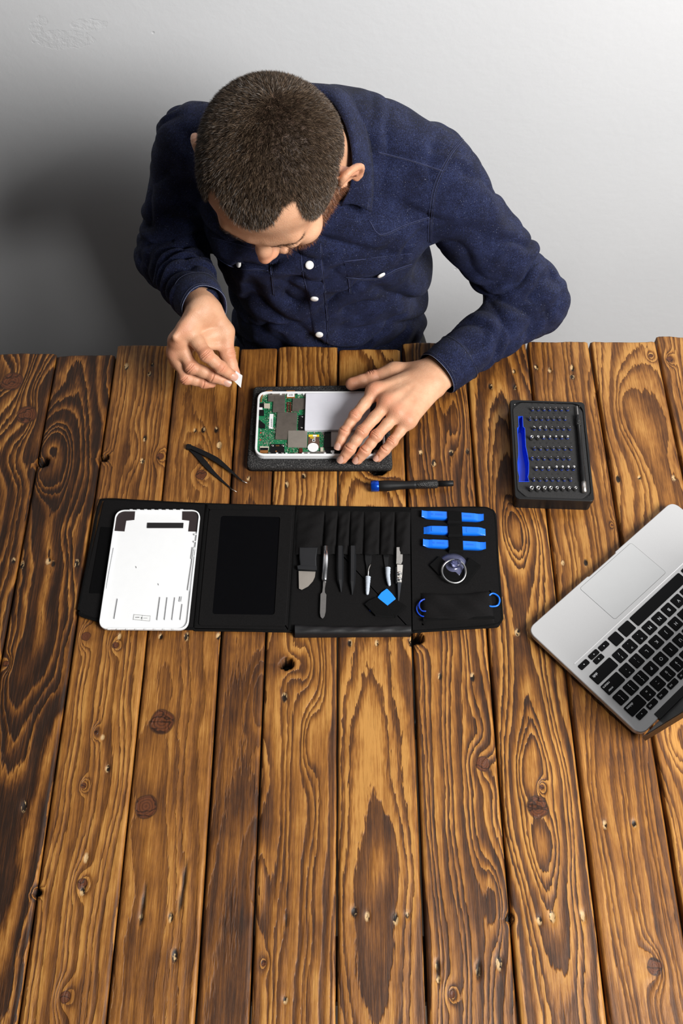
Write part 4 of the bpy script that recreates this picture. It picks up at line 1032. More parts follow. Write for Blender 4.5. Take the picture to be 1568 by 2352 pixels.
put('needle_tip', *pxp(q7((1328, 1044), (1374, 1046), (1346, 1262), (1336, 1262)), PT + .0028, PT + .0048, bev=.0004), mat('dark_blue_grey_tip', (.030, .034, .042), .35), tw3)
pick = put('opening_pick', *pxp(q7((1205, 1118), (1262, 1175), (1310, 1238), (1220, 1330), (1150, 1290), (1095, 1222), (1140, 1165)), PT + .0010, PT + .0034, r=.0015, bev=.0006), mat('bright_blue_pick', (.008, .24, .88), .35), None)
tag(pick, 'rounded blue opening pick tucked under crossed black elastic', 'opening pick')
pick2 = put('opening_pick', *pxp(q7((1000, 1345), (1060, 1380), (1030, 1395), (1000, 1375)), PT + .0006, PT + .0020, r=.0008), M_DBLUE, None)
tag(pick2, 'dark blue pick corner showing at left end of the lower elastic', 'opening pick')
PP('corner_strap', q7((1090, 1218), (1215, 1318), (1300, 1450), (1070, 1430), (945, 1300), (1000, 1255)), PT + .0006, PT + .0048, M_BAND, .001, .0008)
PP('corner_strap', q7((1305, 1245), (1438, 1322), (1300, 1452), (1212, 1320)), PT + .0006, PT + .0044, M_BAND, .001, .0008)

# ---- white back cover of the tablet
BZ = PT + .0018
bcx = [at(x, y, TZ + .0105)[:2] for x, y in ((266, 1171), (461, 1171), (431, 1447), (225, 1445))]
bo = roundpoly(bcx, .0125, 8); bo = [np.array(p) for p in bo]
cover = empty('tablet_back_cover', (-.26, .652, TZ + BZ), label='white tablet back cover lying inside up on the tool roll', cat='tablet cover')
put('shell', *prism(bo, TZ + BZ, TZ + BZ + .0020, 0, bot=.0008), mat('white_shell', (.86, .87, .88), .30, 0, .01), cover)
put('rim', *ringprism(bo, inset(bo, .0020), TZ + BZ + .0005, TZ + BZ + .0045, .0006), mat('white_shell', (.86, .87, .88)), cover)
s8 = 1568 / 500.
def q8(*p): return [(170 + x / s8, 1130 + y / s8) for x, y in p]
def CP(name, pts, h0, h1, m, r=0.0, bev=0.0): return put(name, *pxp(q8(*pts), BZ + .002 + h0, BZ + .002 + h1, r=r, bev=bev), m, cover)
M_MESHP = mat('brown_black_pad', (.022, .013, .014), .6, 0, .2, 900)
CP('corner_pad', [(300, 190), (322, 155), (355, 138), (440, 134), (434, 200), (376, 206), (363, 283), (291, 279)], 0, .0006, M_MESHP)['label'] = 'dark textured corner pad'
CP('corner_pad', [(780, 134), (862, 136), (893, 158), (900, 195), (886, 285), (823, 283), (832, 206), (779, 200)], 0, .0006, M_MESHP)['label'] = 'dark textured corner pad'
CP('foam_strip', [(528, 221), (788, 222), (785, 258), (525, 258)], 0, .0010, mat('black_strip', (.006, .005, .006), .7))['label'] = 'black foam strip'
M_RIB = mat('white_rib', (.74, .75, .76), .4)
for a, b in (((316, 768), (292, 912)), ((622, 756), (600, 921)), ((674, 758), (654, 920)), ((729, 758), (708, 920)), ((782, 806), (767, 920)), ((767, 752), (760, 788)), ((778, 752), (772, 788)), ((287, 400), (232, 695)), ((868, 396), (822, 706)), ((856, 396), (845, 480))):
    w_ = 3 if a[0] < 860 else 7
    CP('rib', [(a[0] - w_ / 2, a[1]), (a[0] + w_ / 2, a[1]), (b[0] + w_ / 2, b[1]), (b[0] - w_ / 2, b[1])], 0, .0020, M_RIB)
for k in range(8):
    x = 400 + k * 52; CP('clip', [(x, 124), (x + 22, 124), (x + 22, 131), (x, 131)], .0020, .0030, M_RIB)
    x = 240 + k * 66; CP('clip', [(x, 984), (x + 18, 984), (x + 18, 991), (x, 991)], .0020, .0030, M_RIB)
for k in range(4): y = 300 + k * 52; CP('clip', [(866 - k * 3, y), (884 - k * 3, y), (882 - k * 3, y + 9), (864 - k * 3, y + 9)], 0, .0022, M_RIB)
for x, y in ((444, 540), (604, 664)): CP('moulding_dimple', [(x - 3, y - 6), (x + 4, y - 5), (x + 6, y + 8), (x + 1, y + 8)], 0, .0003, mat('grey_mark', (.25, .25, .26), .6))
M_LINE = mat('thin_print', (.12, .12, .12), .6)
lab = CP('printed_label', [(428, 878), (552, 888), (548, 932), (424, 922)], 0, .0003, mat('label_white', (.80, .81, .81), .5), .0004)
for a, b in (((430, 882), (550, 892)), ((424, 917), (545, 929))):
    CP('print_line', [a, b, (b[0], b[1] + 2), (a[0], a[1] + 2)], .0003, .0004, M_LINE).parent = lab
for a, b in (((430, 882), (425, 918)), ((549, 892), (544, 930)), ((490, 886), (486, 924))):
    CP('print_line', [a, (a[0] + 2, a[1]), (b[0] + 2, b[1]), b], .0003, .0004, M_LINE).parent = lab
for k in range(5): CP('print_line', [(442 + k * 6, 900), (446 + k * 6, 900), (446 + k * 6, 906), (442 + k * 6, 906)], .0003, .0004, M_LINE).parent = lab
CP('print_line', [(482, 902), (492, 903), (491, 912), (481, 911)], .0003, .0004, M_LINE).parent = lab
for k in range(5): CP('print_line', [(500 + k * 6, 906), (503 + k * 6, 906), (503 + k * 6, 910), (500 + k * 6, 910)], .0003, .0004, M_LINE).parent = lab
for o_ in lab.children: o_.matrix_parent_inverse = Matrix.Identity(4); o_.location = (0, 0, 0)

# ================================================================ the man at the table
# ---- small signed-distance modeller: every organic surface is one smooth closed mesh
A_ = lambda p: np.array(p, float)
class Nd:
    def __init__(s, c, r, f): s.c = A_(c); s.r = float(r); s.f = f
    def ev(s, P, cc, cr): return s.f(P)
class Un(Nd):
    def __init__(s, k, ch):
        s.k = k; s.ch = ch; C_ = np.array([n.c for n in ch]); s.c = C_.mean(0); s.r = max(np.linalg.norm(n.c - s.c) + n.r for n in ch)
    def ev(s, P, cc, cr):
        d = None; k = s.k
        for n in s.ch:
            if np.linalg.norm(cc - n.c) - n.r > cr + .03 + k: continue
            e = n.ev(P, cc, cr)
            if d is None: d = e
            elif k > 0:
                h = np.clip(.5 + .5 * (d - e) / k, 0, 1); d = d * (1 - h) + e * h - k * h * (1 - h)
            else: d = np.minimum(d, e)
        return d if d is not None else np.full(len(P), .5)
class Sb(Nd):
    def __init__(s, k, a, b): s.k = k; s.a = a; s.b = b; s.c = a.c; s.r = a.r
    def ev(s, P, cc, cr):
        d = s.a.ev(P, cc, cr); b = s.b
        if np.linalg.norm(cc - b.c) - b.r > cr + .03 + s.k: return d
        e = -b.ev(P, cc, cr); k = s.k
        h = np.clip(.5 - .5 * (d - e) / k, 0, 1)
        return d * (1 - h) + e * h + k * h * (1 - h)
class Ds(Nd):
    def __init__(s, a, fn): s.a = a; s.fn = fn; s.c = a.c; s.r = a.r + .01
    def ev(s, P, cc, cr): return s.a.ev(P, cc, cr) + s.fn(P)
def rc(a, b, ra, rb):
    a = A_(a); b = A_(b); ab = b - a; L2 = float(ab @ ab) + 1e-12
    def f(P):
        q = P - a; t = np.clip(q @ ab / L2, 0, 1)
        return np.linalg.norm(q - t[:, None] * ab, axis=1) - (ra + (rb - ra) * t)
    return Nd((a + b) / 2, math.sqrt(L2) / 2 + max(ra, rb), f)
def chain(pts, rad): return [rc(pts[i], pts[i + 1], rad[i], rad[i + 1]) for i in range(len(pts) - 1)]
def ell(c, rad, R=None):
    c = A_(c); rad = A_(rad)
    def f(P):
        q = P - c
        if R is not None: q = q @ R
        k0 = np.linalg.norm(q / rad, axis=1); k1 = np.linalg.norm(q / rad ** 2, axis=1)
        return k0 * (k0 - 1) / np.maximum(k1, 1e-6)
    return Nd(c, rad.max(), f)
def econe(a, b, wa, wb, u, disp=None):
    """Tapered limb of elliptical section; wa = (half width along u, half thickness)."""
    a = A_(a); b = A_(b); ab = b - a; Lm = np.linalg.norm(ab); t_ = ab / Lm
    u = A_(u); u = u - (u @ t_) * t_; u /= np.linalg.norm(u); v = np.cross(t_, u)
    def f(P):
        q = P - a; s = q @ t_; t = np.clip(s / Lm, 0, 1); e = s - t * Lm
        W_ = wa[0] + (wb[0] - wa[0]) * t; T_ = wa[1] + (wb[1] - wa[1]) * t; M_ = np.minimum(W_, T_)
        x = q @ u; y = q @ v
        k0 = np.sqrt((x / W_) ** 2 + (y / T_) ** 2 + (e / M_) ** 2); k1 = np.sqrt((x / W_ ** 2) ** 2 + (y / T_ ** 2) ** 2 + (e / M_ ** 2) ** 2)
        d = k0 * (k0 - 1) / np.maximum(k1, 1e-6)
        if disp is not None: d = d - disp(s, np.arctan2(y, x), P)
        return d
    return Nd((a + b) / 2, Lm / 2 + max(*wa, *wb) + .006, f)
_T3 = np.random.default_rng(3).random((32, 32, 32)).astype(np.float32)
def vn3(P, s):
    Q = P * s; I = np.floor(Q).astype(int); Fq = Q - I; Fq = Fq * Fq * (3 - 2 * Fq); I &= 31; J_ = (I + 1) & 31
    x, y, z = Fq.T; o = 0
    for i in (0, 1):
        for j in (0, 1):
            for k in (0, 1):
                o = o + _T3[(J_ if i else I)[:, 0], (J_ if j else I)[:, 1], (J_ if k else I)[:, 2]] * (x if i else 1 - x) * (y if j else 1 - y) * (z if k else 1 - z)
    return o
def sdf_mesh(node, lo, hi, h, B=8, proj=2):
    lo = A_(lo); hi = A_(hi); SB = 4
    nb = np.ceil((hi - lo) / (h * B * SB)).astype(int) * SB
    n = nb * B + 1
    D = np.full(tuple(n), 1.0, np.float32); hb = h * B
    off = np.stack(np.meshgrid(*[np.arange(B + 1)] * 3, indexing='ij'), -1).reshape(-1, 3) * h
    so = np.stack(np.meshgrid(*[np.arange(SB)] * 3, indexing='ij'), -1).reshape(-1, 3)
    rb = hb * math.sqrt(3) / 2; rs = rb * SB
    for sx in range(nb[0] // SB):
        for sy in range(nb[1] // SB):
            for sz in range(nb[2] // SB):
                b0 = np.array([sx, sy, sz]) * SB; bi = b0 + so; cen = lo + (bi + .5) * hb
                sc_ = lo + (b0 + SB / 2) * hb
                v = node.ev(cen, sc_, rs)
                for q in range(len(bi)):
                    i, j, k = bi[q] * B
                    if abs(v[q]) < rb * 1.35 + h:
                        D[i:i + B + 1, j:j + B + 1, k:k + B + 1] = node.ev(off + lo + bi[q] * hb, cen[q], rb).reshape(B + 1, B + 1, B + 1)
                    elif v[q] < 0:
                        s_ = D[i:i + B + 1, j:j + B + 1, k:k + B + 1]; s_[s_ == 1.0] = -1.0
    S = D < 0
    cell = np.zeros(tuple(n - 1), np.uint8)
    for i in (0, 1):
        for j in (0, 1):
            for k in (0, 1): cell += S[i:n[0] - 1 + i, j:n[1] - 1 + j, k:n[2] - 1 + k]
    act = np.argwhere((cell > 0) & (cell < 8)); idm = np.full(tuple(n - 1), -1, np.int32); idm[tuple(act.T)] = np.arange(len(act))
    acc = np.zeros((len(act), 3)); cnt = np.zeros(len(act))
    crn = [(i, j, k) for i in (0, 1) for j in (0, 1) for k in (0, 1)]
    vals = {c: D[act[:, 0] + c[0], act[:, 1] + c[1], act[:, 2] + c[2]].astype(float) for c in crn}
    for c in crn:
        for ax in range(3):
            if c[ax]: continue
            e = list(c); e[ax] = 1; e = tuple(e); a, b = vals[c], vals[e]; m = (a < 0) != (b < 0)
            t = np.where(m, a / np.where(m, a - b, 1), 0)
            p = np.array(c, float)[None, :].repeat(len(act), 0); p[:, ax] += t
            acc += p * m[:, None]; cnt += m
    V = lo + (act + acc / cnt[:, None]) * h
    Q = []
    for ax in range(3):
        a, b = [x for x in range(3) if x != ax]
        s0 = [slice(None)] * 3; s1 = [slice(None)] * 3; s0[ax] = slice(0, -1); s1[ax] = slice(1, None)
        E = np.argwhere(S[tuple(s0)] != S[tuple(s1)])
        E = E[(E[:, a] > 0) & (E[:, b] > 0) & (E[:, a] < n[a] - 1) & (E[:, b] < n[b] - 1)]
        g = []
        for da, db in ((-1, -1), (0, -1), (0, 0), (-1, 0)):
            I = E.copy(); I[:, a] += da; I[:, b] += db; g.append(idm[tuple(I.T)])
        q = np.stack(g, -1); fl = S[tuple(E.T)] ^ (ax == 1)
        q[~fl] = q[~fl][:, ::-1]; Q.append(q)
    Q = np.concatenate(Q); Q = Q[(Q >= 0).all(1)]
    # pull the vertices onto the exact surface
    key_ = ((V - lo) // (hb * 2)).astype(int); order = np.lexsort(key_.T); ks = key_[order]
    cut = np.flatnonzero(np.any(np.diff(ks, axis=0) != 0, axis=1)) + 1
    for g in np.split(order, cut):
        P = V[g]; cc = P.mean(0); cr = np.linalg.norm(P - cc, axis=1).max() + h
        for _ in range(proj):
            d = node.ev(P, cc, cr); G = np.empty_like(P); e = h * .4
            for ax in range(3):
                o = np.zeros(3); o[ax] = e; G[:, ax] = (node.ev(P + o, cc, cr) - node.ev(P - o, cc, cr)) / (2 * e)
            gl = np.maximum((G ** 2).sum(1), .05); st = (d / gl)[:, None] * G
            sl = np.linalg.norm(st, axis=1, keepdims=True); st *= np.minimum(1, h * .6 / np.maximum(sl, 1e-9)); P = P - st
        V[g] = P
    return V, Q
def mesh_np(name, V, Q, material, parent, attrs=None, origin=None):
    me = bpy.data.meshes.new(name)
    if origin is not None: V = V - origin
    nv, nf = len(V), len(Q)
    me.vertices.add(nv); me.vertices.foreach_set('co', np.ascontiguousarray(V, np.float32).ravel())
    me.loops.add(nf * 4); me.loops.foreach_set('vertex_index', np.ascontiguousarray(Q, np.int32).ravel())
    me.polygons.add(nf); me.polygons.foreach_set('loop_start', np.arange(0, nf * 4, 4, dtype=np.int32)); me.polygons.foreach_set('loop_total', np.full(nf, 4, np.int32))
    me.update(calc_edges=True); me.validate(clean_customdata=False)
    me.polygons.foreach_set('use_smooth', [True] * len(me.polygons))
    for k_, a in (attrs or {}).items():
        at_ = me.attributes.new(k_, 'FLOAT', 'POINT'); at_.data.foreach_set('value', a.astype(np.float32))
    me.materials.append(material)
    o = bpy.data.objects.new(name, me); COL.objects.link(o)
    if parent is not None: o.parent = parent
    return o

# ---- joints (metres, world)
SL, EL = at(992, 405, .985), at(1226, 692, .808)
SR, ER = at(448, 335, .995), at(388, 588, .835)
WL, WR = at(998, 862, .797), at(470, 708, .898)

# ---- head frame: local X = his left, -Y = face, Z = crown
HC = dep(630, 374, 1.235)
cdir = A_((.23, -.085, .96)); cdir /= np.linalg.norm(cdir)
rh = A_((1, 0, 0)) - cdir[0] * cdir; rh /= np.linalg.norm(rh)
roll = math.radians(10); uh = np.cross(cdir, rh); rh, uh = math.cos(roll) * rh + math.sin(roll) * uh, -math.sin(roll) * rh + math.cos(roll) * uh
Vw = CAM - HC; Vw /= np.linalg.norm(Vw); Rw = RT - (RT @ Vw) * Vw; Rw /= np.linalg.norm(Rw); Uw = np.cross(Vw, Rw)
HM = np.stack([Rw, Uw, Vw], 1) @ np.stack([rh, uh, cdir], 0)     # local -> world
HS = 1.03
def hw(p): return HC + HM @ (A_(p) * HS)
def hl(P): return (P - HC) @ HM / HS
def loc_node(nd, fn=None):
    """A node modelled in head space, placed in the world."""
    class LN(Nd):
        def __init__(s): s.c = hw(nd.c); s.r = nd.r * HS
        def ev(s, P, cc, cr): return nd.ev(hl(P), hl(cc[None])[0], cr / HS) * HS
    return LN()
def rotX(a): c, s = math.cos(a), math.sin(a); return np.array([[1, 0, 0], [0, c, -s], [0, s, c]])
def rotZ(a): c, s = math.cos(a), math.sin(a); return np.array([[c, -s, 0], [s, c, 0], [0, 0, 1]])
def rotY(a): c, s = math.cos(a), math.sin(a); return np.array([[c, 0, s], [0, 1, 0], [-s, 0, c]])
cran = Un(.022, [ell((0, .006, .030), (.0800, .082, .070)), ell((0, -.028, .034), (.066, .054, .056)), ell((0, .032, .012), (.068, .050, .058))])
face = Un(.018, [ell((0, -.040, -.030), (.056, .050, .070)), ell((0, -.058, -.090), (.027, .028, .024)),
    rc((.059, -.004, -.052), (.026, -.068, -.098), .018, .017), rc((-.059, -.004, -.052), (-.026, -.068, -.098), .018, .017),
    ell((.041, -.062, -.026), (.023, .022, .020)), ell((-.041, -.062, -.026), (.023, .022, .020)),
    rc((.038, -.076, .013), (.012, -.084, .010), .011, .010), rc((-.038, -.076, .013), (-.012, -.084, .010), .011, .010)])
skull = Un(.020, [cran, face])
skull = Sb(.012, skull, Un(.004, [ell((.032, -.097, -.010), (.015, .014, .011)), ell((-.032, -.097, -.010), (.015, .014, .011))]))
skull = Un(.004, [skull, ell((.032, -.079, -.011), (.0135, .0125, .0120)), ell((-.032, -.079, -.011), (.0135, .0125, .0120))])
nose = Un(.007, [rc((0, -.084, .006), (0, -.098, -.020), .0075, .0095), rc((0, -.098, -.020), (0, -.1070, -.033), .0082, .0090), ell((.0090, -.098, -.039), (.0060, .0090, .0070)), ell((-.0090, -.098, -.039), (.0060, .0090, .0070)), rc((0, -.102, -.041), (0, -.094, -.052), .006, .008)])
skull = Un(.008, [skull, nose, rc((-.016, -.094, -.063), (.016, -.094, -.063), .0055, .0055), rc((-.013, -.093, -.073), (.013, -.093, -.073), .0060, .0060)])
skull = Sb(.003, skull, Un(.0, [ell((.0060, -.106, -.047), (.0032, .0052, .004)), ell((-.0060, -.106, -.047), (.0032, .0052, .004)), rc((-.018, -.101, -.068), (.018, -.101, -.068), .0012, .0012)]))
def ear(s):
    R = rotZ(-s * .62) @ rotX(.10)
    c0 = A_((s * .0830, .000, -.008)); tr = lambda p: c0 + R @ (A_(p) * A_((s, 1, 1)))
    pts = [tr((.006, .013 * math.sin(a) * (1.35 if math.sin(a) > 0 else 1.0) + .004, .027 * math.cos(a) * (1.0 if math.cos(a) > 0 else 1.05))) for a in np.linspace(-.95, 3.0, 14)]
    rim = Un(.003, chain(pts, [.0034] * 8 + [.0030] * 3 + [.0034, .0044, .0048]))
    flap = ell(tr((.003, .006, .000)), (.0034, .0150, .0265), R)
    anti = Un(.002, chain([tr((.0065, .013 - .004 * abs(math.cos(a)), .014 * math.cos(a) - .001)) for a in np.linspace(.1, 2.5, 7)], [.0022] * 7))
    e = Un(.004, [rim, flap, anti, rc(tr((.004, -.010, -.006)), tr((.005, -.008, -.012)), .0035, .0030), rc(c0 - A_((s * .006, 0, -.01)), tr((0, .004, 0)), .010, .008)])
    return Sb(.003, e, ell(tr((.0075, .001, -.005)), (.0046, .0070, .0095), R))
headn = Un(.006, [skull, ear(1), ear(-1)])
NB = A_((-.012, 1.165, 1.022))                      # neck base
neck = Un(.03, [econe(NB + A_((0, .02, -.05)), hw((0, .040, -.055)), (.060, .058), (.052, .050), (1, 0, 0)), econe(NB + A_((0, -.01, -.06)), hw((0, -.005, -.085)), (.050, .045), (.040, .040), (1, 0, 0))])
head_body = Un(.020, [loc_node(headn), neck])

# ---- hands: joints of every finger
def J(*q): return [at(*p) for p in q]
def knuckle_up(a, b, up=(0, 0, 1)):
    d = b - a; d /= np.linalg.norm(d); u = A_(up) - (A_(up) @ d) * d; return u / np.linalg.norm(u), d
RED = []; NAIL = []
def finger(P, R, up=(0, 0, 1), creases=True, nail=True, mcp=True, fat=1.0):
    segs = []
    for i in range(len(P) - 1):
        a, b = P[i], P[i + 1]; m = (a + b) / 2
        segs += [rc(a, m, R[i], (R[i] + R[i + 1]) / 2 * .955), rc(m, b, (R[i] + R[i + 1]) / 2 * .955, R[i + 1])]
        if i > 0:
            u, d = knuckle_up(P[i - 1], P[i + 1], up)
            RED.append((P[i] + u * R[i] * .8, R[i] * 1.25))
    u, d = knuckle_up(P[-2], P[-1], up); s = np.cross(d, u)
    RED.append((P[-1], R[-1] * 1.5))
    # joint bulges
    for i in range(1, len(P) - 1):
        uu, dd = knuckle_up(P[i - 1], P[i + 1], up)
        segs.append(ell(P[i] + uu * R[i] * .12, (R[i] * 1.06,) * 3))
    f = Un(.0035, segs)
    if creases:
        cs = []
        for i in range(1, len(P) - 1):
            uu, dd = knuckle_up(P[i - 1], P[i + 1], up); ss = np.cross(dd, uu); r = R[i] * 1.12
            offs = (-.0026, -.0002, .0024) if i == 1 else (-.0004,)
            for j, o in enumerate(offs):
                wd = .85 - .10 * abs(j - len(offs) // 2); arc = [P[i] + dd * (o + (.0012 * (x * x) * (1 if o > 0 else -1))) + (uu * math.cos(x) + ss * math.sin(x)) * (r + .0006) for x in np.linspace(-wd, wd, 7)]
                cs += chain(arc, [.00045] + [.00075] * 5 + [.00045])
        f = Sb(.0011, f, Un(.0005, cs))
    if nail:
        c = P[-1] + u * R[-1] * .60 + d * R[-1] * .22
        f = Sb(.0010, f, ell(c + u * R[-1] * .50, (R[-1] * .78, R[-1] * .95, R[-1] * .26), np.stack([s, d, u], 1)))
        NAIL.append((c, s, d, u, R[-1]))
    return f
# his left hand, flat over the tablet
Li = J((985, 862, .800), (860, 900, .807), (815, 955, .805), (791, 992, .793), (778, 1024, .7825))
Lm = J((990, 866, .800), (889, 927, .810), (832, 991, .803), (803, 1032, .788), (787, 1054, .778))
Lr = J((996, 870, .800), (913, 949, .807), (864.5, 1001, .799), (838, 1036, .785), (822, 1056, .775))
Lp = J((1000, 876, .797), (936, 968, .800), (901, 1014, .790), (884, 1034, .781), (868, 1052, .773))
Lt = J((975, 850, .792), (905, 854, .788), (855, 869, .783), (808, 882, .780))
RL_ = [(.0094, .0080, .0075, .0069), (.0096, .0083, .0077, .0072), (.0092, .0080, .0074, .0069), (.0083, .0071, .0066, .0061)]
fL = [finger(p[1:], r) for p, r in zip((Li, Lm, Lr, Lp), RL_)]
thumbL = finger(Lt[1:], (.0125, .0105, .0098), up=(.2, .6, .6), nail=False)
def hand(wrist, elbow, fingers, chains, thumb, Tp, fr, updir, ww=(.029, .021)):
    fore = wrist + (elbow - wrist) * .5; 
    side = chains[0][1] - chains[3][1]
    met = []
    for c, r in zip(chains, (.0112, .0116, .0112, .0102)):
        met.append(rc(c[0] * .75 + wrist * .25, c[1], .0135, r))
        met.append(ell(c[1] + updir * r * .22, (r * .98,) * 3)); RED.append((c[1] + updir * r, r * 1.05))
    pw = sum(c[1] for c in chains) / 4; 
    palm = econe(wrist * .8 + pw * .2, wrist * .15 + pw * .85, (.030, .0145), (.037, .0120), side)
    wr = econe(fore, wrist * .9 + pw * .1, (.030, .026), ww, side)
    body = Un(.012, [palm, wr] + met)
    th = Un(.010, [rc(Tp[0] * .7 + wrist * .3, Tp[1], .0165, .0135), thumb])
    body = Un(.012, [body, th])
    # webs keep the finger roots together
    return Un(.0055, [body, Un(.0012, fingers)])
upL = A_((-.10, -.15, 1.0)); upL /= np.linalg.norm(upL)
hL = hand(WL, EL, fL, (Li, Lm, Lr, Lp), thumbL, Lt, None, upL)
# tendons and veins on the back of the hand
tv = []
for c in (Li, Lm, Lr, Lp):
    a = c[0] * .35 + WL * .65; q = [a * (1 - t) + c[1] * t + upL * (.0108 - .003 * abs(t - .5)) for t in (.35, .6, .8, .95)]
    tv += chain(q, [.0022, .0030, .0032, .0026])
hL = Un(.0060, [hL, Un(.002, tv)])
# his right hand, pinching a small white card
Ri = J((471, 712, .896), (432, 757, .890), (474, 815, .874), (507, 844, .855), (532, 862, .8395))
Rm = J((462, 716, .890), (409, 785, .873), (440, 843, .848), (490, 864, .836), (519, 876, .8275))
Rr = J((456, 718, .882), (405, 812, .855), (427, 868, .829), (468, 878, .821), (486, 880, .817))
Rp = J((452, 722, .875), (412, 830, .838), (432, 868, .816), (462, 874, .808), (480, 872, .806))
Rt = J((492, 722, .884), (515, 762, .868), (521, 812, .848), (537, 858, .829))
RR_ = [(.0108, .0094, .0085, .0074), (.0104, .0092, .0084, .0073), (.0096, .0086, .0078, .0070), (.0085, .0076, .0070, .0064)]
upR = A_((-.25, -.55, .80)); upR /= np.linalg.norm(upR)
fR = [finger(p[1:], r, up=u_) for p, r, u_ in zip((Ri, Rm, Rr, Rp), RR_, ((-.2, -.4, .9), (-.4, -.6, .7), (-.4, -.7, .6), (-.4, -.7, .6)))]
NAIL = NAIL[:-2]
thumbR = finger(Rt[1:], (.0125, .0108, .0092), up=(.9, -.1, .5), nail=False)
hR = hand(WR, ER, fR, (Ri, Rm, Rr, Rp), thumbR, Rt, None, upR, (.028, .023))
hR = Un(.006, [hR, rc(Rt[1] * .8 + Ri[1] * .2 + A_((0, 0, -.004)), Ri[1] * .6 + Rt[1] * .4 + A_((0, 0, -.006)), .011, .011), rc(Rt[1] * .35 + Rt[2] * .65, Ri[1] * .55 + Ri[2] * .45 + A_((.004, 0, -.010)), .0065, .0065), rc(Rt[1], Ri[1] * .7 + Ri[2] * .3 + A_((.004, 0, -.008)), .010, .009)])

# ---- torso and arms under the shirt
TC = [((-.021, 1.205, .56), (.165, .115)), ((-.021, 1.185, .68), (.152, .108)), ((-.022, 1.172, .80), (.150, .107)), ((-.034, 1.163, .92), (.160, .112)), ((-.036, 1.168, .965), (.160, .110)), ((-.020, 1.180, 1.000), (.125, .078))]
def torso(grow, k=.03):
    return [econe(TC[i][0], TC[i + 1][0], (TC[i][1][0] + grow, TC[i][1][1] + grow), (TC[i + 1][1][0] + grow, TC[i + 1][1][1] + grow), (1, 0, 0)) for i in range(len(TC) - 1)]
under = Un(.03, torso(-.018) + [rc(SL, EL, .040, .034), rc(EL, EL * .3 + WL * .7, .034, .024), rc(SR, ER, .040, .034), rc(ER, ER * .3 + WR * .7, .034, .024), rc(NB + A_((0, 0, -.05)), NB, .05, .045), rc(NB + A_((0, .0, -.05)), SL, .04, .04), rc(NB + A_((0, 0, -.05)), SR, .04, .04)])

def skin_mat():
    m, nt, b = new_mat('skin')
    def At(n_): a = nt.nodes.new('ShaderNodeAttribute'); a.attribute_name = n_; return a.outputs['Fac']
    v = coords(nt)
    n = noise_n(nt, v, 45, 4, .6); fine = noise_n(nt, v, 1100, 3, .6)
    base = ramp(nt, [(.3, (.57, .292, .170)), (.7, (.67, .385, .240))]); L(nt, n, base.inputs[0])
    c = mix_c(nt, math_n(nt, 'MULTIPLY', At('red'), .62), base.outputs[0], (.56, .175, .095))
    c = mix_c(nt, At('dark'), c, (.022, .014, .010))
    L(nt, c, b.inputs['Base Color'])
    b.inputs['Roughness'].default_value = .46; b.inputs['Specular IOR Level'].default_value = .35
    b.inputs['Subsurface Weight'].default_value = .12; b.inputs['Subsurface Radius'].default_value = (1, .35, .18); b.inputs['Subsurface Scale'].default_value = .004
    vo = nt.nodes.new('ShaderNodeTexVoronoi'); vo.inputs['Scale'].default_value = 620; L(nt, v, vo.inputs['Vector'])
    h = math_n(nt, 'ADD', fine, vo.outputs['Distance'])
    L(nt, bump(nt, h, .00025, .7), b.inputs['Normal'])
    return m

# hair line and beard line in head space
def hair_mask(p):
    x, y, z = np.abs(p[:, 0]), p[:, 1], p[:, 2]
    jit = .0035 * (vn3(p, 160) - .5) + .0025 * (vn3(p, 420) - .5)
    zf = np.interp(x, [0, .012, .026, .036, .046, .053, .060, .068], [.060, .062, .070, .079, .080, .066, .045, .010])
    zs = np.interp(y, [-.036, -.024, -.014, -.004, .010, .024, .036, .050, .066, .10], [.012, -.032, -.034, .014, .022, .012, -.020, -.050, -.068, -.070])
    f = np.where(y < -.036, z - zf, z - zs)
    f = np.where((x > .0795) & (z < .034) & (y < .040), -1, f)
    return f + jit
def beard_mask(p):
    x, y, z = np.abs(p[:, 0]), p[:, 1], p[:, 2]
    jit = .005 * (vn3(p, 160) - .5)
    top = np.interp(y, [-.12, -.09, -.075, -.06, -.04, -.026, -.012, .0, .02], [-.048, -.048, -.050, -.046, -.034, -.010, -.006, -.040, -.075])
    f = np.minimum(top - z, z + .125) ; f = np.where(y > .012, -1, f)
    lip = (x < .019) & (z < -.057) & (z > -.080) & (y < -.085)
    return np.where(lip, -1, f) + jit

person = empty('person', (-.02, 1.17, .0), label='bearded short-haired man in dark denim shirt bending over the opened tablet', cat='person')
PO = A_(person.location)
parts = []
bbH = [hw((sx * .11, sy, sz)) for sx in (-1, 1) for sy in (-.135, .12) for sz in (-.14, .125)]
lo, hi = np.min(bbH, 0), np.max(bbH, 0); hi[1] = min(max(hi[1], NB[1] + .06), 1.24); lo[2] = min(lo[2], .99)
Vh, Qh = sdf_mesh(head_body, lo, hi, .0018)
def hand_box(ch, w_, e): 
    pts = np.array([p for c in ch for p in c] + [w_, w_ + (e - w_) * .35]); return pts.min(0) - .026, pts.max(0) + .026
l1, h1 = hand_box((Li, Lm, Lr, Lp, Lt), WL, EL); V1, Q1 = sdf_mesh(hL, l1, h1, .0010)
l2, h2 = hand_box((Ri, Rm, Rr, Rp, Rt), WR, ER); V2, Q2 = sdf_mesh(hR, l2, h2, .0010)
V3, Q3 = sdf_mesh(under, (-.36, 1.0 - .1, .42), (.40, 1.34, 1.14), .009)
Vb = np.concatenate([Vh, V1, V2, V3]); Qb = np.concatenate([Qh, Q1 + len(Vh), Q2 + len(Vh) + len(V1), Q3 + len(Vh) + len(V1) + len(V2)])
red = np.zeros(len(Vb)); dark = np.zeros(len(Vb))
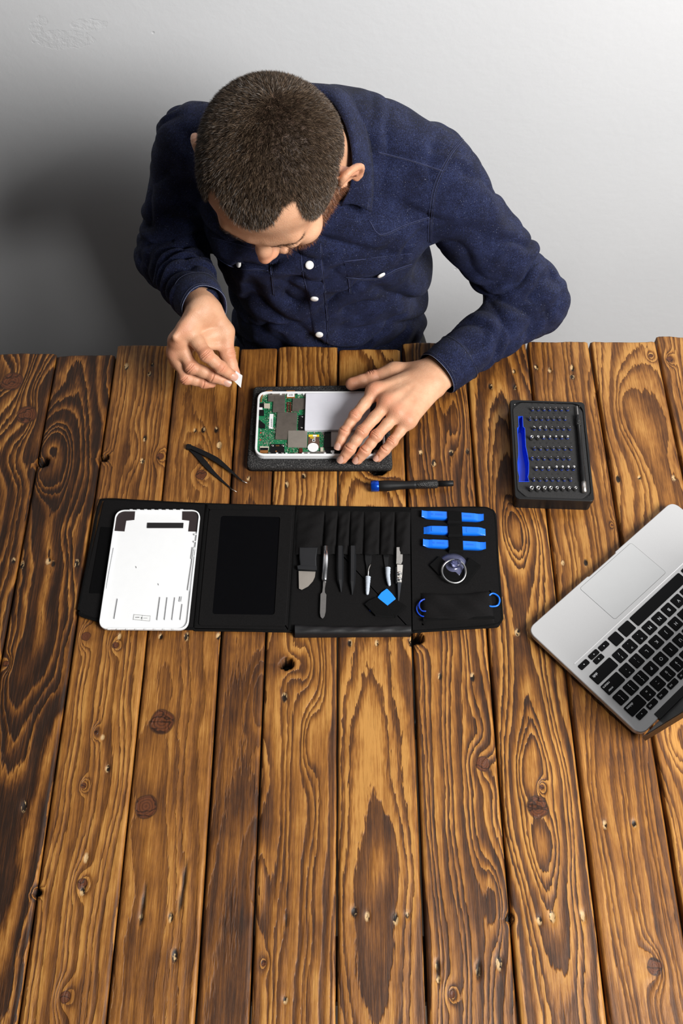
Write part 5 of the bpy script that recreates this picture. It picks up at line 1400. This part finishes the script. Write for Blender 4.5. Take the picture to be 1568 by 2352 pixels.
for c, r in RED: red = np.maximum(red, np.exp(-((Vb - c) ** 2).sum(1) / (r * 1.1) ** 2) * .85)
pl = hl(Vh)
ex = np.maximum(np.exp(-((np.abs(pl[:, 0]) - .093) / .012) ** 2 - ((pl[:, 1] - .014) / .022) ** 2 - ((pl[:, 2] + .008) / .034) ** 2) * .8, np.exp(-(pl[:, 0] / .018) ** 2 - ((pl[:, 1] + .112) / .018) ** 2 - ((pl[:, 2] + .032) / .022) ** 2) * .75)
red[:len(Vh)] = np.maximum(red[:len(Vh)], ex)
hm = hair_mask(pl)
dark[:len(Vh)] = np.clip(hm / .006 + .3, 0, .92)
SKIN = skin_mat()
mesh_np('body', Vb, Qb, SKIN, person, {'red': red, 'dark': dark}, PO)
for c, s, d, u, r in NAIL:
    V = []; Fc = []
    for i in range(7):
        for j in range(7):
            a = (i / 6 * 2 - 1); b_ = (j / 6 * 2 - 1)
            rr_ = max(1, (abs(a) ** 3 + abs(b_) ** 3) ** (1 / 3)); a2, b2 = a / rr_, b_ / rr_
            p = c + s * a2 * r * .78 + d * b2 * r * .84 + u * (r * .40 - r * .34 * a2 * a2 - .10 * r * b2 * b2)
            V.append(p - PO)
    for i in range(6):
        for j in range(6): q = i * 7 + j; Fc.append((q, q + 1, q + 8, q + 7))
    put('fingernail', V, Fc, mat('fingernail', (.60, .34, .255), .36, 0, .03), person, True, world=False)

# ---- hair: short tapered strands over the scalp, beard and brows
def hair_mat(name, dk, lt, sp=.4):
    m, nt, b = new_mat(name)
    a = nt.nodes.new('ShaderNodeAttribute'); a.attribute_name = 'shade'
    r = ramp(nt, [(0, dk), (.72, tuple((x + y) / 2 for x, y in zip(dk, lt))), (1, lt)]); L(nt, a.outputs['Fac'], r.inputs[0]); L(nt, r.outputs[0], b.inputs['Base Color'])
    b.inputs['Roughness'].default_value = .42; b.inputs['Specular IOR Level'].default_value = sp
    return m
def strands(name, V, Q, mask, count, length, wid, material, lean, seed=1, flow=None):
    g = np.random.default_rng(seed)
    a, b, c, d = V[Q[:, 0]], V[Q[:, 1]], V[Q[:, 2]], V[Q[:, 3]]
    nrm = np.cross(c - a, d - b); ar = np.linalg.norm(nrm, axis=1) / 2; nrm /= np.maximum(2 * ar, 1e-12)[:, None]
    cen = (a + b + c + d) / 4; mk = mask(hl(cen)) > 0
    ids = np.flatnonzero(mk); pr_ = ar[ids] / ar[ids].sum(); pick_ = g.choice(ids, count, p=pr_)
    u, v = g.random(count)[:, None], g.random(count)[:, None]
    P = (a[pick_] * (1 - u) + b[pick_] * u) * (1 - v) + (d[pick_] * (1 - u) + c[pick_] * u) * v; Nn = nrm[pick_]
    pl_ = hl(P); keep = mask(pl_) > 0; P, Nn, pl_ = P[keep], Nn[keep], pl_[keep]; n = len(P)
    fl = flow(pl_); fl = fl - (fl * Nn).sum(1, keepdims=True) * Nn; fl /= np.maximum(np.linalg.norm(fl, axis=1, keepdims=True), 1e-6)
    cl = np.stack([vn3(pl_ + 1, 260), vn3(pl_ + 3, 260), vn3(pl_ + 7, 260)], 1) - .5
    D1 = Nn * (1 - lean) + fl * lean + cl * .85 + g.normal(0, .22, (n, 3)); D1 /= np.linalg.norm(D1, axis=1, keepdims=True)
    Ln = (length * (.55 + .6 * g.random(n)))[:, None] if np.isscalar(length) else (length(pl_) * (.55 + .6 * g.random(n)))[:, None]
    D2 = D1 * .75 + fl * .5 + g.normal(0, .12, (n, 3)); D2 /= np.linalg.norm(D2, axis=1, keepdims=True)
    W2 = np.cross(D1, g.normal(0, 1, (n, 3))); W2 /= np.linalg.norm(W2, axis=1, keepdims=True); ww = (wid * (.7 + .6 * g.random(n)))[:, None]
    M1 = P + D1 * Ln * .55; T1 = M1 + D2 * Ln * .45; P0 = P - Nn * .0008
    VV = np.stack([P0 - W2 * ww, P0 + W2 * ww, M1 + W2 * ww * .8, M1 - W2 * ww * .8, T1 + W2 * ww * .15, T1 - W2 * ww * .15], 1).reshape(-1, 3)
    k_ = np.arange(n)[:, None] * 6; QQ = np.concatenate([k_ + np.array([[0, 1, 2, 3]]), k_ + np.array([[3, 2, 4, 5]])])
    sh = g.random(n) ** 2.2; sh = np.repeat(sh, 6)
    o = mesh_np(name, VV, QQ, material, person, {'shade': sh}, PO)
    return o
HWf = HM
def flow_head(p):
    # crown whorl behind the centre, combed forward and down the sides
    wx, wy = p[:, 0] - .01, p[:, 1] - .060
    f = np.stack([wx * .9 - wy * .35, wy * 1.0 + wx * .25 - .02, -np.abs(p[:, 2]) * 0 - .03 + 0 * wx], 1)
    return f @ HM.T
strands('hair', Vh, Qh, hair_mask, 130000, lambda p: np.interp(p[:, 2], [-.06, .02, .08], [.0030, .0055, .0085]), .00018, hair_mat('brown_hair', (.0190, .0112, .0068), (.250, .168, .108)), .40, 1, flow_head)
def flow_beard(p): return np.stack([p[:, 0] * .4, -.4 + 0 * p[:, 0], -1 + 0 * p[:, 0]], 1) @ HM.T
strands('beard', Vh, Qh, beard_mask, 26000, .0085, .00015, hair_mat('ginger_beard', (.055, .018, .008), (.42, .17, .075)), .5, 2, flow_beard)
def brow_mask(p):
    x = np.abs(p[:, 0]); return np.where((x > .012) & (x < .052) & (p[:, 1] < -.06), .0038 - np.abs(p[:, 2] - (.006 + .010 * np.sin((x - .012) / .040 * 2.4))), -1)
strands('eyebrows', Vh, Qh, brow_mask, 1000, .0055, .00012, hair_mat('brown_brow', (.020, .010, .006), (.09, .045, .025)), .8, 3, lambda p: np.stack([np.sign(p[:, 0]), 0 * p[:, 0] - .1, 0 * p[:, 0] + .15], 1) @ HM.T)

# ---- denim shirt
def denim_mat():
    m, nt, b = new_mat('indigo_denim')
    v = coords(nt)
    vs_ = coords(nt, scale=(1, .35, 1))
    n = noise_n(nt, v, 30, 4, .65); tw_ = nt.nodes.new('ShaderNodeTexWave'); tw_.bands_direction = 'DIAGONAL'; tw_.inputs['Scale'].default_value = 420; tw_.inputs['Distortion'].default_value = 1.5; tw_.inputs['Detail'].default_value = 2; L(nt, v, tw_.inputs[0])
    g = noise_n(nt, vs_, 900, 3, .7)
    k_ = math_n(nt, 'ADD', math_n(nt, 'MULTIPLY', n, .45), math_n(nt, 'MULTIPLY_ADD', g, 1.1, -.23))
    r = ramp(nt, [(.34, (.0008, .0012, .0050)), (.51, (.0036, .0060, .030)), (.73, (.028, .040, .118))]); L(nt, k_, r.inputs[0])
    c = mix_c(nt, math_n(nt, 'MULTIPLY', tw_.outputs['Fac'], .22), r.outputs[0], (.013, .016, .042))
    vo = nt.nodes.new('ShaderNodeTexVoronoi'); vo.inputs['Scale'].default_value = 330; L(nt, coords(nt, scale=(1, 1, .6)), vo.inputs['Vector'])
    sl = ramp(nt, [(.10, (1, 1, 1)), (.16, (0, 0, 0))]); L(nt, vo.outputs['Distance'], sl.inputs[0])
    gate = ramp(nt, [(.44, (0, 0, 0)), (.58, (1, 1, 1))]); L(nt, noise_n(nt, v, 110, 2), gate.inputs[0])
    c = mix_c(nt, math_n(nt, 'MULTIPLY', math_n(nt, 'MULTIPLY', sl.outputs[0], gate.outputs[0]), .8), c, (.20, .215, .29))
    L(nt, c, b.inputs['Base Color']); b.inputs['Roughness'].default_value = .82; b.inputs['Specular IOR Level'].default_value = .2
    b.inputs['Sheen Weight'].default_value = .03; b.inputs['Sheen Roughness'].default_value = .5
    h = math_n(nt, 'ADD', math_n(nt, 'ADD', tw_.outputs['Fac'], g), math_n(nt, 'MULTIPLY', noise_n(nt, v, 22, 4), 5.0))
    L(nt, bump(nt, h, .0006, .9), b.inputs['Normal'])
    return m
DEN = denim_mat()
def ridge(x): return 1 - np.abs(np.mod(x, 2) - 1)          # triangle wave 0..1
def sleeve_fold(A0, crook, joint, ph, lam=.034, bend=.9, seed=0.):
    """Rounded folds with sharp valleys, gathered on the inside of the elbow."""
    A0 = A_(A0); joint = A_(joint); crook = A_(crook); crook /= np.linalg.norm(crook)
    def fn(s, th, P):
        n = vn3(P + seed, 24) - .5; n2 = vn3(P + seed + 3, 11) - .5
        near = np.exp(-(np.linalg.norm(P - joint, axis=1) / .075) ** 2)
        q = np.clip(.5 + ((P - joint) @ crook) / .09, 0, 1)
        r = np.abs(np.sin(PI * (s / lam + bend * .5 * np.sin(th + ph) + 1.2 * n)))
        r2 = np.abs(np.sin(PI * (s / (lam * 2.6) - .7 * np.sin(th + ph + 1.9) + 1.5 * n + 1.2 * n2)))
        return (.0160 * near * (.15 + .85 * q) + .0018) * (r - .55) + .0060 * (r2 - .6) * (.35 + .65 * q)
    return fn
LuA = np.linalg.norm(EL - SL); LfA = np.linalg.norm(WL - EL); RuA = np.linalg.norm(ER - SR); RfA = np.linalg.norm(WR - ER)
cuffL = EL * .02 + WL * .98; cuffR = ER * .03 + WR * .97
def cuff_fold(s, th, P): return .0012 * np.sin(3 * th + 40 * s)
sleeveL = Un(.020, [econe(SL, EL, (.060, .058), (.052, .050), (0, 0, 1), sleeve_fold(SL, (SL + WL) / 2 - EL, EL, .5)),
                    econe(EL, EL * .17 + WL * .83, (.049, .047), (.034, .035), (0, 0, 1), sleeve_fold(EL, (SL + WL) / 2 - EL, EL, 2.6, seed=2.))])
sleeveR = Un(.018, [econe(SR, ER, (.057, .055), (.048, .048), (1, 0, 0), sleeve_fold(SR, (SR + WR) / 2 - ER, ER, 1.5, seed=4.)),
                    econe(ER, ER * .20 + WR * .80, (.047, .046), (.033, .033), (1, 0, 0), sleeve_fold(ER, (SR + WR) / 2 - ER, ER * .6 + WR * .4, 3.4, .020, seed=6.))])
def body_fold(P):
    q = P - A_((-.03, 1.15, .9))
    # drape lines fanning from the shoulders and across the stomach
    a = q[:, 0] * .75 + q[:, 2] * 1.0; b_ = -q[:, 0] * .8 + q[:, 2]
    n = vn3(P, 13); n2 = vn3(P + 5, 30)
    r1 = np.abs(np.sin(PI * (a / .085 + 1.5 * n))); r2 = np.abs(np.sin(PI * (b_ / .070 + 1.0 * n2 + 1.2 * n)))
    return -(.0180 * (r1 - .6) * np.clip(n * 2.2 - .5, 0, 1) + .0155 * (r2 - .6) * np.clip(1.1 - n * 1.8, 0, 1) + .0045 * (vn3(P + 2, 18) - .5))
sh_l = rc(NB + A_((.035, .005, -.015)), SL + A_((-.015, .0, .012)), .050, .052)
sh_r = rc(NB + A_((-.035, .010, -.020)), SR + A_((.015, .0, .010)), .050, .050)
yoke = [sh_l, sh_r, rc(NB + A_((.02, .030, .0)), SL + A_((-.070, .026, .012)), .060, .054), econe(A_((-.02, 1.185, .955)), A_((-.01, 1.185, .985)), (.145, .078), (.100, .066), (1, 0, 0))]
shirt_n = Ds(Un(.035, [Un(.045, torso(.0) + yoke)]), body_fold)
shirt_n = Un(.026, [shirt_n, Un(.030, [sleeveL, rc(NB + A_((.06, .026, .004)), SL + A_((.004, .004, -.004)), .056, .057)]), sleeveR])
# openings: neck and both cuffs, so the cloth has an edge and a dark inside
neck_hole = Un(.01, [econe(NB + A_((0, .006, -.030)), hw((0, .030, -.075)), (.062, .062), (.068, .070), (1, 0, 0))])
dL = (WL - EL) / np.linalg.norm(WL - EL); dR = (WR - ER) / np.linalg.norm(WR - ER)
shirt_n = Sb(.004, shirt_n, neck_hole)
Vs, Qs = sdf_mesh(shirt_n, (-.42, .88, .46), (.46, 1.42, 1.16), .0032, proj=1)
shirt = mesh_np('shirt', Vs, Qs, DEN, person, None, PO)
from mathutils.bvhtree import BVHTree
SB_ = BVHTree.FromPolygons([Vector(v) for v in Vs], [tuple(int(i) for i in q) for q in Qs])
def hit(px, py, lift=0.0):
    r = ray(px, py); r = r / np.linalg.norm(r)
    l_, n_, _, dist = SB_.ray_cast(Vector(CAM), Vector(r))
    if l_ is None: return None, None
    n_ = np.array(n_); 
    if n_ @ r > 0: n_ = -n_
    return np.array(l_) + n_ * lift, n_
def patch(name, corners, nx, ny, lift, m, thick=.0012, puff=0.0):
    """A cloth piece lying on the shirt: corners in order, every vertex dropped on the cloth."""
    c = [A_(q) for q in corners]; V = []; Fc = []; ok = True
    for i in range(ny):
        for j in range(nx):
            s, t = j / (nx - 1), i / (ny - 1)
            p = (c[0] * (1 - s) + c[1] * s) * (1 - t) + (c[3] * (1 - s) + c[2] * s) * t
            h_, n_ = hit(p[0], p[1])
            if h_ is None: return None
            e = min(1, min(s, 1 - s, t, 1 - t) * 9); V.append(h_ + n_ * (lift * (.15 + .85 * e) + puff * math.sin(PI * s) * math.sin(PI * t)))
    for i in range(ny - 1):
        for j in range(nx - 1): a = i * nx + j; Fc.append((a, a + 1, a + nx + 1, a + nx))
    return put(name, V, Fc, m, shirt_root, True)
shirt_root = shirt
def cuff(E_, W_, t0, t1, r0, r1, r2, uax, tilt):
    d = (W_ - E_); Lc = np.linalg.norm(d); d = d / Lc; u = A_(uax); u = u - (u @ d) * d; u /= np.linalg.norm(u); v = np.cross(d, u); k = 64
    prof = [(t0, r0 * .90), (t0 + .004, r0), (t0 * .6 + t1 * .4, r1), (t1 - .0015, r2), (t1, r2 - .0006), (t1 - .0006, r2 - .0020), (t1 - .012, r2 - .0026), (t0 + .010, r2 - .004)]
    V = []
    for i, (t, r) in enumerate(prof):
        for j in range(k):
            a = 2 * PI * j / k; rr_ = r + .0007 * math.sin(3 * a + 1 + i * .4) + .0005 * math.sin(5 * a + 60 * t)
            V.append(E_ + d * (t + tilt * math.cos(a)) + (u * math.cos(a) + v * math.sin(a) * 1.04) * rr_)
    Fc = [(i * k + j, i * k + (j + 1) % k, (i + 1) * k + (j + 1) % k, (i + 1) * k + j) for i in range(len(prof) - 1) for j in range(k)]
    o = _old_put('cuff', [q - PO for q in V], Fc, DEN, shirt, True, world=False)
    for ti, t, r, m_ in ((1, t0 + .006, r0 + .0004, M_THR), (3, t1 - .004, r2 + .0006, M_THR), (4, t1 + .0002, r2 - .0006, mat('frayed_edge', (.16, .18, .26), .9, 0, .5, 900))):
        ring = [E_ + d * (t + tilt * math.cos(a)) + (u * math.cos(a) + v * math.sin(a) * 1.04) * (r + .0007 * math.sin(3 * a + 1 + ti * .4) + .0005 * math.sin(5 * a + 60 * t)) - PO for a in np.linspace(0, 2 * PI, 65)[:-1]]
        _old_put('stitching', *tube(ring, .0004, 5, closed=True), m_, o, True, world=False)
def frame_fix():
    pass
def put_on_shirt(name, V, Fc, m, smooth=True):
    return put(name, [A_(v) - PO for v in V], Fc, m, shirt, smooth, world=False)
_old_put = put
def put(name, V, Fc, material, parent=None, smooth=False, world=True):
    if parent is shirt: return _old_put(name, [A_(v) - PO for v in V], Fc, material, parent, smooth, world=False)
    return _old_put(name, V, Fc, material, parent, smooth, world)
M_THR = mat('pale_thread', (.026, .030, .060), .8, 0, .3, 400)
M_SEAM = mat('seam_denim', (.020, .026, .075), .85, 0, .5, 700)
def seam(pts, rad=.0007, m=None, lift=.0006, name='seam'):
    P = []
    pp = bez([A_((*q, 0)) for q in pts], 10)
    for q in pp:
        h_, n_ = hit(q[0], q[1], lift)
        if h_ is not None and (not P or np.linalg.norm(h_ - P[-1]) < .03): P.append(h_)
    if len(P) > 3: put(name, *tube(P, rad, 6), m or M_SEAM, shirt, True)
cuff(EL, WL, LfA * .74, LfA * .97, .0375, .0365, .0350, (0, 0, 1), .003)
cuff(ER, WR, RfA * .76, RfA * .99, .0365, .0350, .0330, (1, 0, 0), .002)
C6 = lambda x, y: (280 + x / 1.5077, 180 + y / 1.5077)
patch('placket', [(686, 556), (738, 556), (750, 790), (724, 790)], 8, 60, .0022, DEN)
patch('pocket_flap', [(789, 599), (946, 580), (946, 606), (800, 640)], 26, 8, .0030, DEN)
patch('pocket_flap', [(486, 544), (617, 578), (616, 620), (496, 590)], 22, 8, .0030, DEN)
for q in ([(789, 600), (860, 592), (945, 582)], [(793, 636), (838, 640), (873, 636), (910, 618), (945, 606)], [(800, 640), (802, 660), (803, 672)],
          [(487, 546), (550, 562), (617, 580)], [(497, 590), (520, 606), (552, 618), (590, 618), (616, 622)], [(618, 580), (624, 640), (628, 676)],
          [(867, 349), (940, 368), (1016, 392)], [(846, 505), (873, 538), (930, 516), (985, 498)],
          [(1066, 318), (1040, 350), (1016, 392), (998, 440), (990, 500), (988, 556)],
          [(690, 560), (695, 625), (712, 690), (722, 740), (726, 788)], [(735, 560), (741, 640), (750, 720), (752, 788)]):
    seam(q)
    seam([(x + 3, y + 3) for x, y in q], .0003, M_THR, .0004, 'stitching')
for q in ([(1061, 318), (1035, 350), (1010, 392), (992, 440), (984, 500), (982, 554)], [(1000, 815), (1040, 838), (1062, 862), (1070, 893)]):
    seam(q, .0006, None, .0005)
    seam([(x + 3, y) for x, y in q], .0003, M_THR, .0004, 'stitching')
M_SNAP = mat('pearl_snap', (.80, .79, .77), .22, 0, .03)
for x, y in ((710, 608), (722, 682), (733, 765), (552, 605), (873, 628)):
    p, n_ = hit(x, y, .0022)
    if p is None: continue
    a = np.cross(n_, (0, 0, 1)); a /= np.linalg.norm(a); b_ = np.cross(n_, a); V = []; k = 20
    prof = [(.0060, 0), (.0062, .0012), (.0056, .0024), (.0040, .0032), (.0015, .0035)]
    for r, z_ in prof:
        for j in range(k): t = 2 * PI * j / k; V.append(p + n_ * z_ + (a * math.cos(t) + b_ * math.sin(t)) * r)
    Fc = [(i * k + j, i * k + (j + 1) % k, (i + 1) * k + (j + 1) % k, (i + 1) * k + j) for i in range(len(prof) - 1) for j in range(k)] + [tuple((len(prof) - 1) * k + j for j in range(k))]
    put('snap_button', V, Fc, M_SNAP, shirt, True)['label'] = 'white pearl snap button'
# collar: fold line near the neck, outer edge lying on the shoulders
def collar(fold, edge, name):
    f_ = bez(fold, 8); e_ = bez(edge, 8); n = min(len(f_), len(e_)); V = []; Fc = []; m_ = 7
    for i in range(n):
        for j in range(m_):
            t = j / (m_ - 1); p = f_[i] * (1 - t) + e_[i] * t; p = p + A_((0, 0, .010 * math.sin(PI * min(1, t * 1.1)) ** .8 * (1 - t * .4))); V.append(p + A_((0, 0, .010 + .004 * t)))
    for i in range(n - 1):
        for j in range(m_ - 1): a = i * m_ + j; Fc.append((a, a + 1, a + m_ + 1, a + m_))
    o = put(name, V, Fc, DEN, shirt, True)
    so_ = o.modifiers.new('cloth', 'SOLIDIFY'); so_.thickness = .0024; so_.offset = 0
    seamP = [V[i * m_ + m_ - 2] * .8 + V[i * m_ + m_ - 1] * .2 + A_((0, 0, .0018)) for i in range(n)]
    put('stitching', *tube(seamP, .0005, 5), M_THR, shirt, True)
    return o
fo = [at(690, 228, 1.105), at(752, 240, 1.104), at(790, 296, 1.098), at(808, 370, 1.082), at(804, 440, 1.052), at(782, 486, 1.024)]
eo = [at(700, 212, 1.085), at(790, 226, 1.082), at(836, 292, 1.072), at(852, 372, 1.052), at(856, 445, 1.028), at(852, 506, 1.004)]
for i in range(2, 6):
    pass
collar(fo, eo, 'collar')
fo2 = [at(690, 228, 1.105), at(600, 240, 1.10), at(560, 310, 1.09), at(580, 400, 1.07), at(640, 480, 1.03)]
eo2 = [at(700, 212, 1.085), at(560, 230, 1.07), at(525, 310, 1.06), at(520, 400, 1.05), at(600, 510, 1.01)]
collar(fo2, eo2, 'collar')

# ---- trousers, shoes and stool below the table
def leg_nodes(s):
    hip = A_((-.02 + s * .09, 1.20, .53)); kn_ = A_((-.02 + s * .14, .84, .50)); an = A_((-.02 + s * .14, .86, .10))
    return [rc(hip, kn_, .082, .062), rc(kn_, an, .060, .042)]
Vt, Qt = sdf_mesh(Un(.04, leg_nodes(1) + leg_nodes(-1) + [ell((-.02, 1.21, .56), (.165, .12, .10))]), (-.40, .70, .02), (.36, 1.38, .70), .009, proj=1)
mesh_np('trousers', Vt, Qt, mat('black_trousers', (.010, .010, .012), .9, 0, .2, 200), person, None, PO)
for s in (-1, 1):
    x = -.02 + s * .14
    _old_put('shoe', *prism([A_(p) - PO[:2] for p in roundpoly([(x - .045, .66), (x + .045, .66), (x + .045, .93), (x - .045, .93)], .035)], 0, .075, .02, 3), mat('black_shoe', (.012, .011, .010), .4), person, True, world=False)
st = empty('stool', (-.02, 1.21, 0), label='round dark stool under the seated man behind the table', cat='stool')
_old_put('seat', *lathe((-.02, 1.21, .40), [(.15, 0), (.17, .01), (.17, .035), (.15, .045)], 32), mat('dark_stool_wood', (.06, .03, .015), .5), st, True)
for i in range(4):
    a = PI / 4 + i * PI / 2
    _old_put('leg', *tube([(-.02 + .11 * math.cos(a), 1.21 + .11 * math.sin(a), .405), (-.02 + .17 * math.cos(a), 1.21 + .17 * math.sin(a), 0)], .014, 10), mat('dark_stool_wood', (.06, .03, .015)), st, True)

# ---- the card between the fingertips
cw = [at(*q) for q in ((541, 852, .846), (556.5, 863, .838), (553, 890, .820), (531, 873, .8225))]
cw[3] = cw[0] + (cw[2] - cw[1]) * .85
n_ = np.cross(cw[1] - cw[0], cw[3] - cw[0]); n_ /= np.linalg.norm(n_)
cw = [q - n_ * .0008 for q in cw]
V = [*cw, *[q + n_ * .0016 for q in cw]]
card = _old_put('white_card', V, [(0, 1, 2, 3), (4, 7, 6, 5), (0, 4, 5, 1), (1, 5, 6, 2), (2, 6, 7, 3), (3, 7, 4, 0)], M_WHITE, None)
tag(card, 'small white card held between the fingertips of the right hand', 'card')
